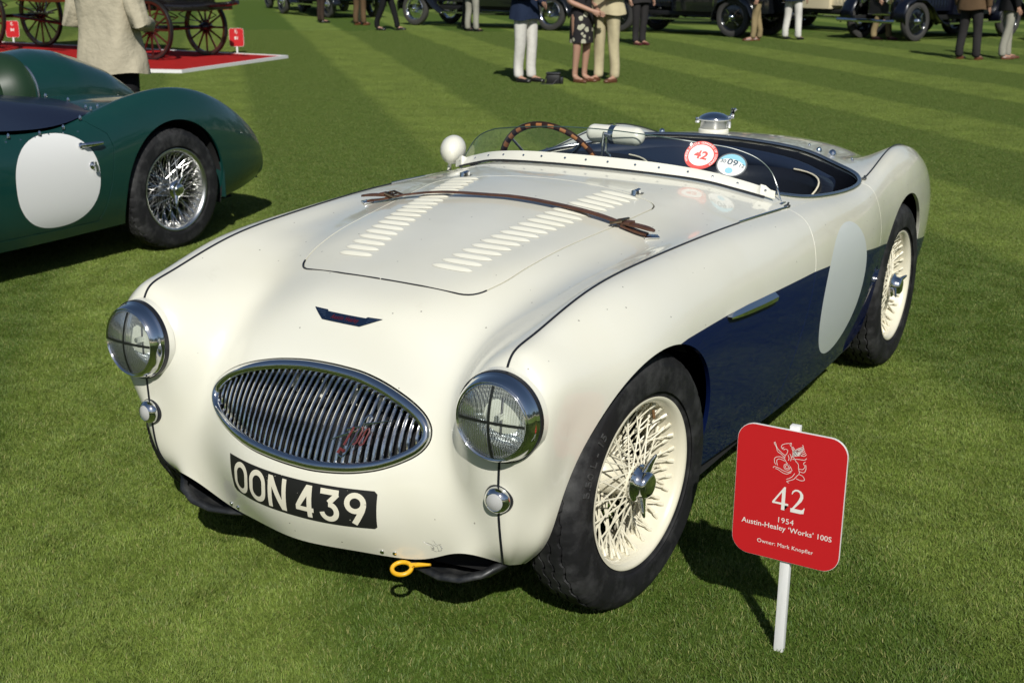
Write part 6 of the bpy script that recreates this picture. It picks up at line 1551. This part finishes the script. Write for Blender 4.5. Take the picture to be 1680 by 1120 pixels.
old_car('vintage_car', (-1.6, 25.2), (1.4, 26.2), 'black vintage car at the far right end of the row', 'gloss_black', 'wire', r=.41)

# ------------------------------------------------------------------ low stone wall beyond the lawn, and the wood all round
wl = mat('stone_wall', (.34, .31, .26), .9); t = NT(wl); br = t.n('ShaderNodeTexBrick'); br.inputs['Scale'].default_value = 2.2; br.inputs['Color1'].default_value = (.36, .33, .27, 1); br.inputs['Color2'].default_value = (.28, .26, .21, 1); br.inputs['Mortar'].default_value = (.18, .17, .14, 1); t.l(t.coord(), br.inputs[0]); t.l(br.outputs[0], t.b.inputs['Base Color'])
w_ = tag(empty('stone_wall', (-32, 42.5, 0), R(37)), 'low pale stone wall far behind the lawn at the top left', 'wall')
b = MB(); b.box((0, 0, .5), (40, .5, 1.0), bev=.03); b.build('wall_body', wl, w_); b = MB(); b.box((0, 0, 1.06), (40, .62, .12), bev=.02); b.build('coping', wl, w_)
def wood():
    rng = np.random.RandomState(5); VV = []; TV, TF = [], []
    nrm = lambda q: q / (np.linalg.norm(q, axis=1, keepdims=True) + 1e-9)
    for k in range(84):
        a = 2 * math.pi * k / 84 + rng.rand() * .05; rr_ = 62 + 26 * rng.rand(); cx_, cy_ = rr_ * math.sin(a), 8 + rr_ * math.cos(a); H = 11 + 8 * rng.rand(); wd = 5 + 3 * rng.rand()
        cl = nrm(rng.normal(size=(46, 3))) * (.45 + .5 * rng.rand(46, 1)) * [wd, wd, H * .44] + [cx_, cy_, H * .56]      # leaf clumps through the crown
        n_ = 1500; c = cl[rng.randint(0, 46, n_)] + rng.normal(size=(n_, 3)) * [.75, .75, .6]; c[:, 2] = np.maximum(c[:, 2], .5)
        t1 = nrm(rng.normal(size=(n_, 3))); t2 = nrm(np.cross(t1, rng.normal(size=(n_, 3)))); z = (.14 + .26 * rng.rand(n_))[:, None]
        VV.append(np.stack([c - t1 * z, c + t2 * z * .7, c + t1 * z, c - t2 * z * .7], 1).reshape(-1, 3))
        i = len(TV)
        for q in range(6): b_ = q * math.pi / 3; TV += [(cx_ + .5 * math.cos(b_), cy_ + .5 * math.sin(b_), 0), (cx_ + .2 * math.cos(b_), cy_ + .2 * math.sin(b_), H * .7)]
        for q in range(6): TF.append([i + 2 * q, i + 2 * ((q + 1) % 6), i + 2 * ((q + 1) % 6) + 1, i + 2 * q + 1])
    VV = np.concatenate(VV); nq = len(VV); F_ = np.arange(nq).reshape(-1, 4).tolist() + [[v_ + nq for v_ in f] for f in TF]; V_ = np.concatenate([VV, np.array(TV)])
    m = mat('woodland', (.035, .06, .018), .9); t = NT(m); t.l(t.mix(t.noise(t.coord(), .35, 4), (.022, .042, .012), (.06, .085, .028)), t.b.inputs['Base Color'])
    tag(obj('woodland', V_, F_, m), 'dark green woodland standing all round the far edge of the lawn', 'trees', kind='stuff')
wood()
